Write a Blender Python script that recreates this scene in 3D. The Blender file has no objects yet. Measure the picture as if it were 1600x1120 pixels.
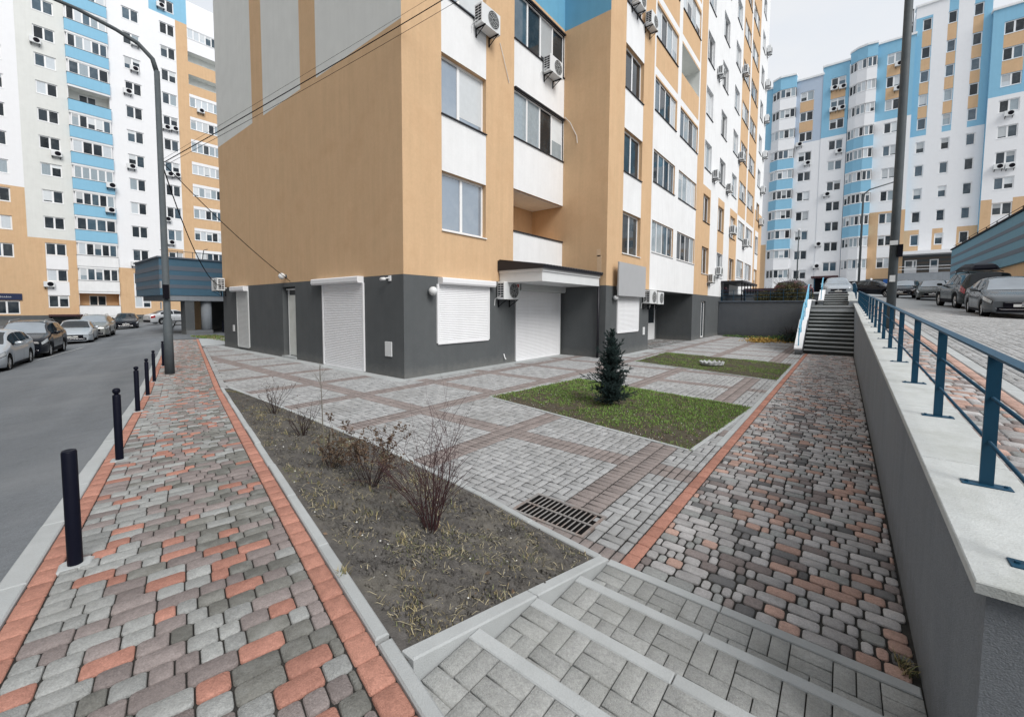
import bpy, math, random
import numpy as np
from mathutils import Matrix, Vector
random.seed(7); rng = np.random.default_rng(7)
S = bpy.context.scene
COL = S.collection
R = math.radians

# ------------------------------------------------------------------ camera
cam_d = bpy.data.cameras.new('camera'); cam = bpy.data.objects.new('camera', cam_d); COL.objects.link(cam)
cam_d.sensor_width = 36; cam_d.sensor_fit = 'HORIZONTAL'
cam_d.lens = 36 * 644.8 / 1600; cam_d.shift_y = -41.7 / 1600
cam_d.clip_start = 0.05; cam_d.clip_end = 2000
YAW, PIT, ROL = 0.67636, 0.05865, 0.00574
_f = Vector((-math.sin(YAW) * math.cos(PIT), math.cos(YAW) * math.cos(PIT), -math.sin(PIT)))
_r = Vector((math.cos(YAW), math.sin(YAW), 0)); _u = _r.cross(_f)
_r2 = _r * math.cos(ROL) + _u * math.sin(ROL); _u2 = _r2.cross(_f)
cam.matrix_world = Matrix(((_r2.x, _u2.x, -_f.x, 0), (_r2.y, _u2.y, -_f.y, 0), (_r2.z, _u2.z, -_f.z, 2.0), (0, 0, 0, 1)))
S.camera = cam

# ------------------------------------------------------------------ light: overcast day, soft sun from the right
SUN_EL, SUN_AZ = R(44), R(106)          # azimuth clockwise from +Y
wd = bpy.data.worlds.new('World'); S.world = wd; wd.use_nodes = True
nt = wd.node_tree; nt.nodes.clear()
def wn(t, **k):
    n = nt.nodes.new(t)
    for a, b in k.items(): setattr(n, a, b)
    return n
w_out = wn('ShaderNodeOutputWorld'); w_mix = wn('ShaderNodeMixShader'); w_a = wn('ShaderNodeBackground'); w_b = wn('ShaderNodeBackground')
sky = wn('ShaderNodeTexSky', sky_type='NISHITA', sun_disc=False, sun_elevation=SUN_EL, sun_rotation=SUN_AZ, air_density=1.0, dust_density=3.0)
nt.links.new(sky.outputs[0], w_a.inputs[0]); w_a.inputs[1].default_value = 0.08
tc = wn('ShaderNodeTexCoord'); mp = wn('ShaderNodeMapping'); mp.inputs['Scale'].default_value = (1.0, 1.0, 2.2)
nz = wn('ShaderNodeTexNoise'); nz.inputs['Scale'].default_value = 2.3; nz.inputs['Detail'].default_value = 6; nz.inputs['Roughness'].default_value = .55
cr = wn('ShaderNodeValToRGB')
cr.color_ramp.elements[0].position = .30; cr.color_ramp.elements[0].color = (.84, .90, .98, 1)
cr.color_ramp.elements[1].position = .70; cr.color_ramp.elements[1].color = (1.0, 1.0, 1.0, 1)
nt.links.new(tc.outputs['Generated'], mp.inputs[0]); nt.links.new(mp.outputs[0], nz.inputs[0]); nt.links.new(nz.outputs[0], cr.inputs[0])
nt.links.new(cr.outputs[0], w_b.inputs[0]); w_b.inputs[1].default_value = 0.50
w_mix.inputs[0].default_value = 0.90
nt.links.new(w_a.outputs[0], w_mix.inputs[1]); nt.links.new(w_b.outputs[0], w_mix.inputs[2]); nt.links.new(w_mix.outputs[0], w_out.inputs[0])
sun_d = bpy.data.lights.new('sun', 'SUN'); sun = bpy.data.objects.new('sun', sun_d); COL.objects.link(sun)
sun_d.energy = 1.5; sun_d.angle = R(30); sun_d.color = (1, .97, .93)
sv = Vector((math.sin(SUN_AZ) * math.cos(SUN_EL), math.cos(SUN_AZ) * math.cos(SUN_EL), math.sin(SUN_EL)))
sun.rotation_euler = sv.to_track_quat('Z', 'Y').to_euler(); sun.location = (20, -20, 40)
vs = S.view_settings
vs.view_transform = 'Standard'; vs.look = 'None'; vs.gamma = 1; vs.use_curve_mapping = False; vs.exposure = 0.95
S.render.engine = 'CYCLES'

# ------------------------------------------------------------------ helpers
W = {}
def I4(x=0, y=0, z=0): return Matrix.Translation((x, y, z))
def place(o, M, parent=None):
    W[o] = M
    if parent is not None:
        o.parent = parent; o.matrix_basis = W[parent].inverted() @ M
    else: o.matrix_basis = M
    return o
def tag(o, label=None, cat=None, group=None, kind=None):
    if label: o['label'] = label
    if cat: o['category'] = cat
    if group: o['group'] = group
    if kind: o['kind'] = kind
    return o
def empty(name, M, label=None, cat=None, group=None, kind=None):
    o = bpy.data.objects.new(name, None); o.empty_display_size = .2; COL.objects.link(o); place(o, M)
    return tag(o, label, cat, group, kind)
def obj(name, mesh, M=None, parent=None):
    o = bpy.data.objects.new(name, mesh); COL.objects.link(o)
    return place(o, M if M is not None else (W[parent] if parent else Matrix()), parent)
def rotz(a): return Matrix.Rotation(a, 4, 'Z')
def basis(xl, yl, zl, p):
    return Matrix(((xl[0], yl[0], zl[0], p[0]), (xl[1], yl[1], zl[1], p[1]), (xl[2], yl[2], zl[2], p[2]), (0, 0, 0, 1)))

class MB:
    def __init__(s): s.v = []; s.f = []; s.m = []
    def add(s, vs, fs, m=0):
        b = len(s.v); s.v += [tuple(float(c) for c in p) for p in vs]
        s.f += [tuple(i + b for i in f) for f in fs]; s.m += [m] * len(fs); return s
    def box(s, x0, y0, z0, x1, y1, z1, m=0):
        if x0 > x1: x0, x1 = x1, x0
        if y0 > y1: y0, y1 = y1, y0
        if z0 > z1: z0, z1 = z1, z0
        return s.add([(x0, y0, z0), (x1, y0, z0), (x1, y1, z0), (x0, y1, z0), (x0, y0, z1), (x1, y0, z1), (x1, y1, z1), (x0, y1, z1)],
                     [(3, 2, 1, 0), (4, 5, 6, 7), (0, 1, 5, 4), (1, 2, 6, 5), (2, 3, 7, 6), (3, 0, 4, 7)], m)
    def bbox(s, x0, y0, z0, x1, y1, z1, b=.01, m=0):      # box with chamfered vertical and top edges
        P = [(x0 + b, y0), (x1 - b, y0), (x1, y0 + b), (x1, y1 - b), (x1 - b, y1), (x0 + b, y1), (x0, y1 - b), (x0, y0 + b)]
        Q = [(x0 + 2 * b, y0 + b), (x1 - 2 * b, y0 + b), (x1 - b, y0 + 2 * b), (x1 - b, y1 - 2 * b), (x1 - 2 * b, y1 - b), (x0 + 2 * b, y1 - b), (x0 + b, y1 - 2 * b), (x0 + b, y0 + 2 * b)]
        vs = [(x, y, z0) for x, y in P] + [(x, y, z1 - b) for x, y in P] + [(x, y, z1) for x, y in Q]
        fs = [tuple(range(7, -1, -1)), tuple(range(16, 24))]
        for i in range(8):
            j = (i + 1) % 8; fs += [(i, j, 8 + j, 8 + i), (8 + i, 8 + j, 16 + j, 16 + i)]
        return s.add(vs, fs, m)
    def prism(s, poly, z0, z1, m=0):
        n = len(poly); vs = [(x, y, z0) for x, y in poly] + [(x, y, z1) for x, y in poly]
        fs = [tuple(range(n - 1, -1, -1)), tuple(range(n, 2 * n))] + [(i, (i + 1) % n, n + (i + 1) % n, n + i) for i in range(n)]
        return s.add(vs, fs, m)
    def tube(s, pts, rs, n=8, m=0, cap=True):
        pts = [Vector(p) for p in pts]
        if not hasattr(rs, '__len__'): rs = [rs] * len(pts)
        vs = []; a = None
        for i, p in enumerate(pts):
            t = (pts[min(i + 1, len(pts) - 1)] - pts[max(i - 1, 0)]).normalized()
            if a is None: a = t.orthogonal().normalized()
            a = (a - t * a.dot(t))
            a = a.normalized() if a.length > 1e-6 else t.orthogonal().normalized()
            b = t.cross(a)
            for k in range(n):
                q = 2 * math.pi * k / n; vs.append(p + (a * math.cos(q) + b * math.sin(q)) * rs[i])
        fs = []
        for i in range(len(pts) - 1):
            for k in range(n):
                j = (k + 1) % n; fs.append((i * n + k, i * n + j, (i + 1) * n + j, (i + 1) * n + k))
        if cap: fs += [tuple(range(n - 1, -1, -1)), tuple((len(pts) - 1) * n + k for k in range(n))]
        return s.add(vs, fs, m)
    def lathe(s, prof, n=16, m=0, ax='z', c=(0, 0, 0), closed=False):
        vs = []
        for r_, h in prof:
            for k in range(n):
                q = 2 * math.pi * k / n; a, b = r_ * math.cos(q), r_ * math.sin(q)
                p = (a, b, h) if ax == 'z' else (a, h, b) if ax == 'y' else (h, a, b)
                vs.append((p[0] + c[0], p[1] + c[1], p[2] + c[2]))
        fs = []; L = len(prof)
        for i in range(L if closed else L - 1):
            for k in range(n):
                j = (k + 1) % n; i2 = (i + 1) % L; fs.append((i * n + k, i * n + j, i2 * n + j, i2 * n + k))
        return s.add(vs, fs, m)
    def mesh(s, name, mats, smooth=False):
        me = bpy.data.meshes.new(name); me.from_pydata(s.v, [], s.f)
        if not isinstance(mats, (list, tuple)): mats = [mats]
        for q in mats: me.materials.append(q)
        if len(mats) > 1: me.polygons.foreach_set('material_index', s.m)
        if smooth: me.polygons.foreach_set('use_smooth', [True] * len(s.f))
        me.update(); return me
    def obj(s, name, mats, M=None, parent=None, smooth=False):
        return obj(name, s.mesh(name, mats, smooth), M, parent)

def np_mesh(name, V, F, mats, midx=None, smooth=False):
    """V (n,3), F (m,k) all faces the same size"""
    me = bpy.data.meshes.new(name); V = np.asarray(V, np.float32); F = np.asarray(F, np.int32); k = F.shape[1]
    me.vertices.add(len(V)); me.vertices.foreach_set('co', V.ravel())
    me.loops.add(F.size); me.loops.foreach_set('vertex_index', F.ravel())
    me.polygons.add(len(F)); me.polygons.foreach_set('loop_start', np.arange(0, F.size, k, dtype=np.int32))
    me.polygons.foreach_set('loop_total', np.full(len(F), k, np.int32))
    for q in (mats if isinstance(mats, (list, tuple)) else [mats]): me.materials.append(q)
    if midx is not None: me.polygons.foreach_set('material_index', np.asarray(midx, np.int32))
    if smooth: me.polygons.foreach_set('use_smooth', np.ones(len(F), bool))
    me.update(calc_edges=True); me.validate(); return me

# ------------------------------------------------------------------ materials
def mat(name, col, rough=.85, var=.12, scale=6., bump=0., bscale=80., metal=0., ior=1.45, streak=0., dirt=0., dcol=(.05, .05, .05), dscale=.8, island=0., coat=0., fine=0., mid=0., midscale=38., tint=0., foot_tone=None, lane=None):
    m = bpy.data.materials.new(name); m.use_nodes = True; t = m.node_tree; N = t.nodes; L = t.links
    bs = N['Principled BSDF']; bs.inputs['Roughness'].default_value = rough; bs.inputs['Metallic'].default_value = metal; bs.inputs['IOR'].default_value = ior if (ior != 1.45 or rough < .8) else 1.18
    if coat: bs.inputs['Coat Weight'].default_value = coat; bs.inputs['Coat Roughness'].default_value = .05
    g = N.new('ShaderNodeNewGeometry')
    def math_(op, a, b=None, clamp=False):
        q = N.new('ShaderNodeMath'); q.operation = op; q.use_clamp = clamp
        for i, v in enumerate((a, b)):
            if v is None: continue
            if hasattr(v, 'links'): L.new(v, q.inputs[i])
            else: q.inputs[i].default_value = v
        return q.outputs[0]
    def noise(sc, det=4., vec=None, rgh=.55):
        q = N.new('ShaderNodeTexNoise'); q.inputs['Scale'].default_value = sc; q.inputs['Detail'].default_value = det; q.inputs['Roughness'].default_value = rgh
        L.new(vec or g.outputs['Position'], q.inputs['Vector']); return q.outputs[0]
    val = None
    if var:
        val = math_('ADD', math_('MULTIPLY', noise(scale), 2 * var), 1 - var)
    if fine:
        q = math_('ADD', math_('MULTIPLY', noise(140, 3), 2 * fine), 1 - fine); val = math_('MULTIPLY', val, q) if val is not None else q
    if streak:
        mp_ = N.new('ShaderNodeMapping'); mp_.inputs['Scale'].default_value = (3.2, 3.2, .22); L.new(g.outputs['Position'], mp_.inputs[0])
        q = math_('ADD', math_('MULTIPLY', noise(1.6, 6, mp_.outputs[0], .65), 2 * streak), 1 - streak); val = math_('MULTIPLY', val, q) if val is not None else q
    if mid:
        q = math_('ADD', math_('MULTIPLY', noise(midscale, 4, None, .7), 2 * mid), 1 - mid); val = math_('MULTIPLY', val, q) if val is not None else q
    if lane:                                     # wheel tracks along a direction
        mp_ = N.new('ShaderNodeMapping'); mp_.vector_type = 'TEXTURE'; mp_.inputs['Rotation'].default_value = (0, 0, lane[0]); mp_.inputs['Scale'].default_value = (14, .9, 1); L.new(g.outputs['Position'], mp_.inputs[0])
        q = math_('ADD', math_('MULTIPLY', noise(1.0, 3, mp_.outputs[0], .5), 2 * lane[1]), 1 - lane[1]); val = math_('MULTIPLY', val, q) if val is not None else q
    rnd = None
    if island or tint:
        oi = N.new('ShaderNodeObjectInfo'); rnd = math_('FRACT', math_('ADD', g.outputs['Random Per Island'], oi.outputs['Random']))
        q = math_('ADD', math_('MULTIPLY', rnd, 2 * island), 1 - island); val = math_('MULTIPLY', val, q) if val is not None else q
    rgb = N.new('ShaderNodeMix'); rgb.data_type = 'RGBA'; rgb.blend_type = 'MULTIPLY'; rgb.inputs[0].default_value = 1
    rgb.inputs[6].default_value = (*col, 1)
    if val is not None:
        cx = N.new('ShaderNodeCombineXYZ')
        for i in range(3): L.new(val, cx.inputs[i])
        L.new(cx.outputs[0], rgb.inputs[7])
    else: rgb.inputs[7].default_value = (1, 1, 1, 1)
    out = rgb.outputs[2]
    if dirt:
        rmp = N.new('ShaderNodeMapRange'); rmp.inputs[1].default_value = .48; rmp.inputs[2].default_value = .72; rmp.inputs[4].default_value = dirt
        L.new(noise(dscale, 7, None, .62), rmp.inputs[0])
        mx = N.new('ShaderNodeMix'); mx.data_type = 'RGBA'; L.new(rmp.outputs[0], mx.inputs[0]); L.new(out, mx.inputs[6]); mx.inputs[7].default_value = (*dcol, 1); out = mx.outputs[2]
    if foot_tone:                                   # foot of walls: pale dust on the plinth, darker on the grey renders
        sx = N.new('ShaderNodeSeparateXYZ'); L.new(g.outputs['Position'], sx.inputs[0])
        hz = math_('ADD', sx.outputs[2], math_('MULTIPLY', noise(5, 6, None, .7), -.55))
        rmp = N.new('ShaderNodeMapRange'); rmp.inputs[1].default_value = .05; rmp.inputs[2].default_value = -.28; rmp.inputs[4].default_value = .55; L.new(hz, rmp.inputs[0])
        mx = N.new('ShaderNodeMix'); mx.data_type = 'RGBA'; L.new(rmp.outputs[0], mx.inputs[0]); L.new(out, mx.inputs[6]); mx.inputs[7].default_value = (*foot_tone, 1); out = mx.outputs[2]
    L.new(out, bs.inputs['Base Color'])
    if bump:
        bn = N.new('ShaderNodeBump'); bn.inputs['Strength'].default_value = bump; bn.inputs['Distance'].default_value = .01
        L.new(noise(bscale, 5), bn.inputs['Height']); L.new(bn.outputs[0], bs.inputs['Normal'])
    return m

TAN = (.63, .435, .265); WHT = (.78, .79, .80)
M_ = dict(
    tan=mat('stucco_tan', TAN, .95, .13, 1.1, .5, 130, streak=.12, fine=.10, mid=.09, midscale=13, dirt=.45, dcol=(.47, .30, .175), dscale=1.1),
    white2=mat('stucco_lifted_white', (.80, .81, .83), .95, .03, 2, .2, 130, streak=.03),  # white brightened to make up for weak sun on the far block
    white=mat('stucco_white', WHT, .95, .05, 1.3, .3, 130, streak=.08, fine=.05, mid=.04, midscale=12, dirt=.2, dcol=(.58, .58, .57), dscale=.9),
    greywhite=mat('stucco_pale_grey', (.68, .695, .675), .95, .07, 1.6, .3, 130, streak=.06, fine=.03),
    blue=mat('stucco_blue', (.15, .37, .53), .9, .08, 2, .3, 120, streak=.10),
    skyblue=mat('stucco_light_blue', (.25, .49, .66), .9, .05, 2, .2, 120, streak=.06),
    paleblue=mat('stucco_grey_blue', (.45, .53, .64), .9, .04, 2, .2, 120),
    plinth=mat('stucco_dark_grey', (.105, .113, .118), .95, .12, 1.7, .6, 160, streak=.10, fine=.18, mid=.08, dirt=.25, dcol=(.145, .15, .152), dscale=.9, foot_tone=(.20, .20, .19)),
    gwall=mat('render_grey', (.25, .272, .298), .95, .12, 1.5, 1., 190, streak=.16, fine=.34, mid=.14, dirt=.3, dcol=(.31, .325, .34), dscale=.9, foot_tone=(.13, .13, .125)),
    gwall2=mat('render_dark_grey', (.125, .137, .152), .95, .12, 1.5, 1., 190, streak=.14, fine=.2, dirt=.2, dcol=(.17, .175, .18), dscale=.7, foot_tone=(.08, .08, .075)),
    teal=mat('panel_teal', (.115, .25, .33), .7, .07, 2, .1, 90, streak=.10),
    tealgrey=mat('panel_slate', (.105, .13, .165), .7, .07, 2, .1, 90),
    upvc=mat('white_plastic', (.80, .81, .82), .45, .03, 3),
    upvcdirty=mat('white_plastic_dusty', (.68, .70, .71), .5, .07, 3, dirt=.15, dcol=(.4, .4, .4)),
    shutter=mat('white_aluminium', (.78, .79, .81), .42, .04, 2, streak=.05),
    shutgrey=mat('pale_aluminium', (.52, .54, .54), .5, .05, 2, streak=.08),
    sill=mat('dark_metal_sill', (.03, .03, .035), .5, .1, ior=1.25),
    dark=mat('near_black', (.008, .008, .012), .6, .1, ior=1.15),
    black=mat('black_paint', (.005, .006, .014), .45, .15, 20, ior=1.22),
    grey=mat('grey_metal', (.085, .10, .11), .6, .15, 9, .1, 60, ior=1.25, streak=.15, dirt=.25, dcol=(.17, .175, .17), dscale=3),
    concrete=mat('concrete_kerb', (.41, .43, .435), .95, .10, 5, .5, 150, fine=.14, dirt=.3, dcol=(.25, .26, .26), dscale=1.6, island=.07),
    cap=mat('concrete_cap', (.505, .53, .53), .95, .10, 3, .4, 120, fine=.16, mid=.14, midscale=20, dirt=.75, dcol=(.36, .378, .355), dscale=2.2, island=.05),
    capedge=mat('concrete_edge', (.33, .34, .33), .95, .15, 6, .6, 120, fine=.15),
    asphalt=mat('asphalt', (.165, .178, .192), .92, .14, 3, .6, 240, fine=.45, mid=.25, midscale=22, dirt=.6, dcol=(.235, .247, .258), dscale=.35, lane=(math.pi - .2227, .28)),
    soilj=mat('joint_sand', (.040, .039, .037), 1, .5, 9, .6, 140, fine=.4, dirt=.5, dcol=(.085, .082, .072), dscale=3),
    soil=mat('dry_soil', (.112, .106, .10), 1, .5, 14, 1., 90, fine=.45, dirt=.5, dcol=(.21, .195, .16), dscale=2.6),
    lawnsoil=mat('lawn_soil', (.085, .075, .058), 1, .35, 7, 1., 80, fine=.45, dirt=.6, dcol=(.065, .085, .03), dscale=2.2),
    glassd=mat('window_glass_dark', (.018, .026, .034), .04, .45, 1.2, ior=1.5, island=.5, dirt=.55, dcol=(.10, .115, .12), dscale=1.1),
    glassm=mat('window_glass_mid', (.04, .075, .105), .04, .4, 1.0, ior=1.7, island=.5, dirt=.5, dcol=(.16, .19, .21), dscale=1.0),
    glassc=mat('window_glass_curtain', (.30, .36, .40), .06, .22, 9, ior=1.7, streak=.15),
    glassw=mat('window_glass_white', (.55, .60, .64), .06, .12, 6, ior=1.7, streak=.1),
    glasss=mat('window_glass_sky', (.20, .26, .33), .03, .35, .5, ior=2.7, dirt=.5, dcol=(.40, .45, .50), dscale=.6),  # sky reflection partly painted into the bluish, patchy base colour
    galv=mat('railing_blue', (.012, .062, .115), .45, .15, 9, ior=1.3, dirt=.3, dcol=(.02, .06, .09), dscale=5),
    lblue=mat('railing_light_blue', (.16, .46, .66), .45, .1, 9),
    rubber=mat('rubber', (.010, .010, .011), .8, .1), rim=mat('alloy', (.45, .46, .47), .3, .1, metal=.8),
    chrome=mat('chrome', (.7, .7, .72), .12, .05, metal=1.),
    headl=mat('lamp_glass', (.42, .45, .47), .08, .5, 18, coat=.6), tail=mat('tail_lamp', (.30, .012, .015), .15, .1, coat=1.),
    cglass=mat('car_glass', (.012, .016, .02), .03, .4, 1.5, ior=1.45), cglassl=mat('car_glass_sky', (.22, .26, .30), .04, .5, 1.0, ior=2.2), plate=mat('number_plate', (.7, .7, .68), .5, .05),  # the light car glass has the sky's reflection painted into its colour
    rust=mat('cast_iron', (.27, .26, .255), .7, .3, 16, .4, 60, metal=.2, dirt=.6, dcol=(.24, .13, .08), dscale=5), pit=mat('drain_pit', (.006, .006, .006), 1, 0),
    bark=mat('bark_dark', (.045, .033, .032), .9, .25, 25), barkr=mat('bark_red', (.06, .032, .034), .85, .25, 25), barkg=mat('bark_grey', (.16, .15, .13), .9, .25, 25),
    dryleaf=mat('dry_leaf', (.12, .085, .06), .9, .25, 12, island=.5), yleaf=mat('yellow_leaf', (.50, .33, .10), .9, .2, 12, island=.5),
    needle=mat('needles', (.040, .066, .064), .8, .3, 6, island=.55), bushleaf=mat('bush_leaf', (.10, .095, .05), .9, .3, 6, island=.5),
    grass1=mat('grass_green', (.17, .285, .07), .9, .4, 2.5, island=.55), grass2=mat('grass_straw', (.30, .25, .135), .9, .25, 4, island=.4),
    grass3=mat('grass_dull', (.15, .165, .08), .9, .35, 3, island=.5), teal2=mat('panel_dark_teal', (.055, .125, .185), .7, .07, 2, .1, 90, streak=.10), blind=mat('window_blind', (.52, .55, .57), .6, .1, 5, island=.35),
    straw=mat('straw', (.42, .37, .24), .9, .2, 6, island=.45),
    stone=mat('pale_pebble', (.55, .55, .52), .9, .2, 30, island=.3),
    roofd=mat('roof_tile_black', (.014, .014, .02), .5, .15, 20), maroon=mat('maroon_metal', (.05, .018, .022), .6, .1),
    doorw=mat('door_white_worn', (.62, .64, .61), .7, .06, 4, dirt=.25, dcol=(.42, .40, .34), dscale=3),
    signb=mat('sign_navy', (.012, .022, .07), .5, .05), signblue=mat('sign_blue', (.02, .12, .42), .5, .05), ink=mat('sign_white', (.75, .77, .8), .6, 0),
    board=mat('grey_board', (.40, .41, .425), .8, .05, 3), red=mat('red_badge', (.35, .02, .02), .5, .05),
)
# paver colours
def pav(name, c, isl=.16, dirt=.35, dc=(.07, .07, .068), ds=2.4): return mat(name, c, .92, .20, 11, .9, 170, fine=.40, mid=.34, midscale=45, dirt=dirt, dcol=dc, dscale=ds, island=isl)
P_ = dict(red=pav('paver_red', (.44, .225, .175), .18, .40, (.31, .16, .13), 5.), redd=pav('paver_red_border', (.46, .235, .18), .13, .40, (.33, .165, .13), 2.6),
          lg=pav('paver_light_grey', (.35, .36, .355), .13, .5, (.25, .25, .24)), bg=pav('paver_brown_grey', (.275, .24, .232), .18, .4, (.19, .165, .158)),
          og=pav('paver_olive_grey', (.19, .19, .176), .2, .6, (.36, .37, .355), 7.), dk=pav('paver_dark', (.17, .17, .172), .2, .4, (.24, .245, .25), 3.),
          gr=pav('paver_grey', (.385, .392, .398), .12, .6, (.25, .25, .245), 1.1), br=pav('paver_brown', (.28, .245, .235), .12, .4, (.20, .18, .17), 1.3),
          st=pav('paver_step', (.37, .378, .37), .09, .55, (.25, .255, .235), 2.5), pk=pav('paver_pink', (.50, .34, .285), .18, .4, (.25, .19, .17), 2.4),
          rg=pav('paver_path_grey', (.46, .45, .45), .20, .5, (.20, .195, .19), 2.0))
# ------------------------------------------------------------------ ground surfaces
E2 = np.array([-.9753, .2209]); N2 = np.array([.2209, .9753]); O2 = np.array([-4.34, 1.52])
def sn(s, n): return O2 + s * E2 + n * N2
def to_sn(x, y):
    dx, dy = x - O2[0], y - O2[1]; return dx * E2[0] + dy * E2[1], dx * N2[0] + dy * N2[1]
def zs(x, y=0): return np.maximum(0., .54 + .0465 * np.asarray(x, float))          # left sidewalk
def zflat(x, y=0): return np.zeros_like(np.asarray(x, float))
def zup(x, y): return .992 + .0465 * np.asarray(y, float) - .06 * np.clip(np.asarray(x, float), .7, 6.)   # upper road
def zcap(y): return 1.01 + .0465 * y
def zroad(x, y):
    s, n = to_sn(np.asarray(x, float), np.asarray(y, float)); return zs(x) - .07 - .075 * np.clip(-1.42 - n, 0, 5)
def structure(o): o['kind'] = 'structure'; return o

def grid_mesh(fn, nu, nv, mats, smooth=True, name='sheet'):
    u, v = np.meshgrid(np.linspace(0, 1, nu), np.linspace(0, 1, nv), indexing='ij')
    V = np.stack(fn(u, v), -1).reshape(-1, 3)
    i, j = np.meshgrid(np.arange(nu - 1), np.arange(nv - 1), indexing='ij'); a = (i * nv + j).ravel()
    F = np.stack([a, a + nv, a + nv + 1, a + 1], 1)
    return np_mesh(name, V, F, mats, None, smooth)

def inset(poly, d):
    n = len(poly); out = []
    c = np.mean(np.array(poly), 0); A = sum(poly[i][0] * poly[(i + 1) % n][1] - poly[(i + 1) % n][0] * poly[i][1] for i in range(n)); sg = 1 if A > 0 else -1
    for i in range(n):
        p0, p1, p2 = np.array(poly[i - 1]), np.array(poly[i]), np.array(poly[(i + 1) % n])
        a = p1 - p0; b = p2 - p1; a = a / (np.linalg.norm(a) + 1e-9); b = b / (np.linalg.norm(b) + 1e-9)
        na = np.array((-a[1], a[0])) * sg; nb = np.array((-b[1], b[0])) * sg
        k = na + nb; out.append(tuple(p1 + k * d / max(.3, k @ na)))
    return out
def slab(poly, zf, top, depth, ch, m=0, mb=None):
    """chamfered slab over a polygon whose top follows zf(x,y)+top"""
    if sum(poly[i][0] * poly[(i + 1) % len(poly)][1] - poly[(i + 1) % len(poly)][0] * poly[i][1] for i in range(len(poly))) < 0: poly = poly[::-1]
    mb = mb or MB(); q = inset(poly, ch); n = len(poly)
    z = lambda p: float(zf(p[0], p[1]))
    vs = [(p[0], p[1], z(p) + top - depth) for p in poly] + [(p[0], p[1], z(p) + top - ch) for p in poly] + [(p[0], p[1], z(p) + top) for p in q]
    fs = [tuple(range(2 * n, 3 * n))]
    for i in range(n):
        j = (i + 1) % n; fs += [(i, j, n + j, n + i), (n + i, n + j, 2 * n + j, 2 * n + i)]
    return mb.add(vs, fs, m)

_pm = {}
def paver_tpl(L, Wd, cor, ch, th):
    a, b = L / 2, Wd / 2
    if cor > 0:
        c = min(cor, a * .8, b * .8); k = c * .3
        pl = [(a - c, -b), (a - k, -b + k), (a, -b + c), (a, b - c), (a - k, b - k), (a - c, b), (-a + c, b), (-a + k, b - k), (-a, b - c), (-a, -b + c), (-a + k, -b + k), (-a + c, -b)]
    else: pl = [(a, -b), (a, b), (-a, b), (-a, -b)]
    n = len(pl); sx = max(.3, 1 - ch / a); sy = max(.3, 1 - ch / b)
    V = [(x, y, -th) for x, y in pl] + [(x, y, -ch * .8) for x, y in pl] + [(x * sx, y * sy, 0) for x, y in pl] + [(0, 0, 0.)]
    F = []
    for i in range(n):
        j = (i + 1) % n; F += [(i, j, n + j), (i, n + j, n + i), (n + i, n + j, 2 * n + j), (n + i, 2 * n + j, 2 * n + i), (2 * n + i, 2 * n + j, 3 * n)]
    return np.array(V), np.array(F)
def pavers(parent, items, zf, cor=0., ch=.006, th=.02, gap=.005, n_ind=300, name='paver', jit=.0015, rest='paver_field', tilt=.006, flat=False):
    """items: (x, y, angle, L, W, material key)"""
    items = sorted(items, key=lambda q: q[0] ** 2 + q[1] ** 2)
    for (x, y, a, L, Wd, k) in items[:n_ind]:
        key = (round(L - gap, 3), round(Wd - gap, 3), k, cor, ch)
        if key not in _pm:
            V, F = paver_tpl(L - gap, Wd - gap, cor, ch, th); _pm[key] = np_mesh('paver', V, F, P_[k])
        z = float(zf(x, y)); gx = 0. if flat else float(zf(x + .05, y) - zf(x - .05, y)) / .1; gy = 0. if flat else float(zf(x, y + .05) - zf(x, y - .05)) / .1
        nrm = Vector((-gx + random.gauss(0, tilt), -gy + random.gauss(0, tilt), 1)).normalized()
        aa = a + random.gauss(0, .006); xl = Vector((math.cos(aa), math.sin(aa), 0)); xl = (xl - nrm * xl.dot(nrm)).normalized(); yl = nrm.cross(xl)
        obj(name, _pm[key], basis(xl, yl, nrm, (x, y, z + random.gauss(0, jit))), parent)
    rs = items[n_ind:]
    if rs:
        keys = sorted({q[5] for q in rs}); groups = {}
        for q in rs: groups.setdefault((round(q[3] - gap, 3), round(q[4] - gap, 3), q[5]), []).append(q)
        VV, FF, MM = [], [], []; off = 0
        for (L, Wd, k), qs in groups.items():
            V, F = paver_tpl(L, Wd, cor, ch, th); q = np.array([(p[0], p[1], p[2]) for p in qs]); n = len(q)
            c, s_ = np.cos(q[:, 2:3] + rng.normal(0, .006, (n, 1))), np.sin(q[:, 2:3])
            X = q[:, 0:1] + V[:, 0] * c - V[:, 1] * s_; Y = q[:, 1:2] + V[:, 0] * s_ + V[:, 1] * c
            Z = (zf(q[:, 0:1], q[:, 1:2]) + 0 * X if flat else zf(X, Y)) + V[:, 2] + rng.normal(0, jit, (n, 1)) + (V[:, 0] * rng.normal(0, tilt, (n, 1)) + V[:, 1] * rng.normal(0, tilt, (n, 1)))
            VV.append(np.stack([X, Y, Z], -1).reshape(-1, 3)); FF.append((F[None] + (np.arange(n) * len(V))[:, None, None] + off).reshape(-1, 3)); off += n * len(V)
            MM.append(np.full(n * len(F), keys.index(k)))
        o = obj(rest, np_mesh(rest, np.concatenate(VV), np.concatenate(FF), [P_[k] for k in keys], np.concatenate(MM)), Matrix(), parent); o['kind'] = 'stuff'

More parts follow.
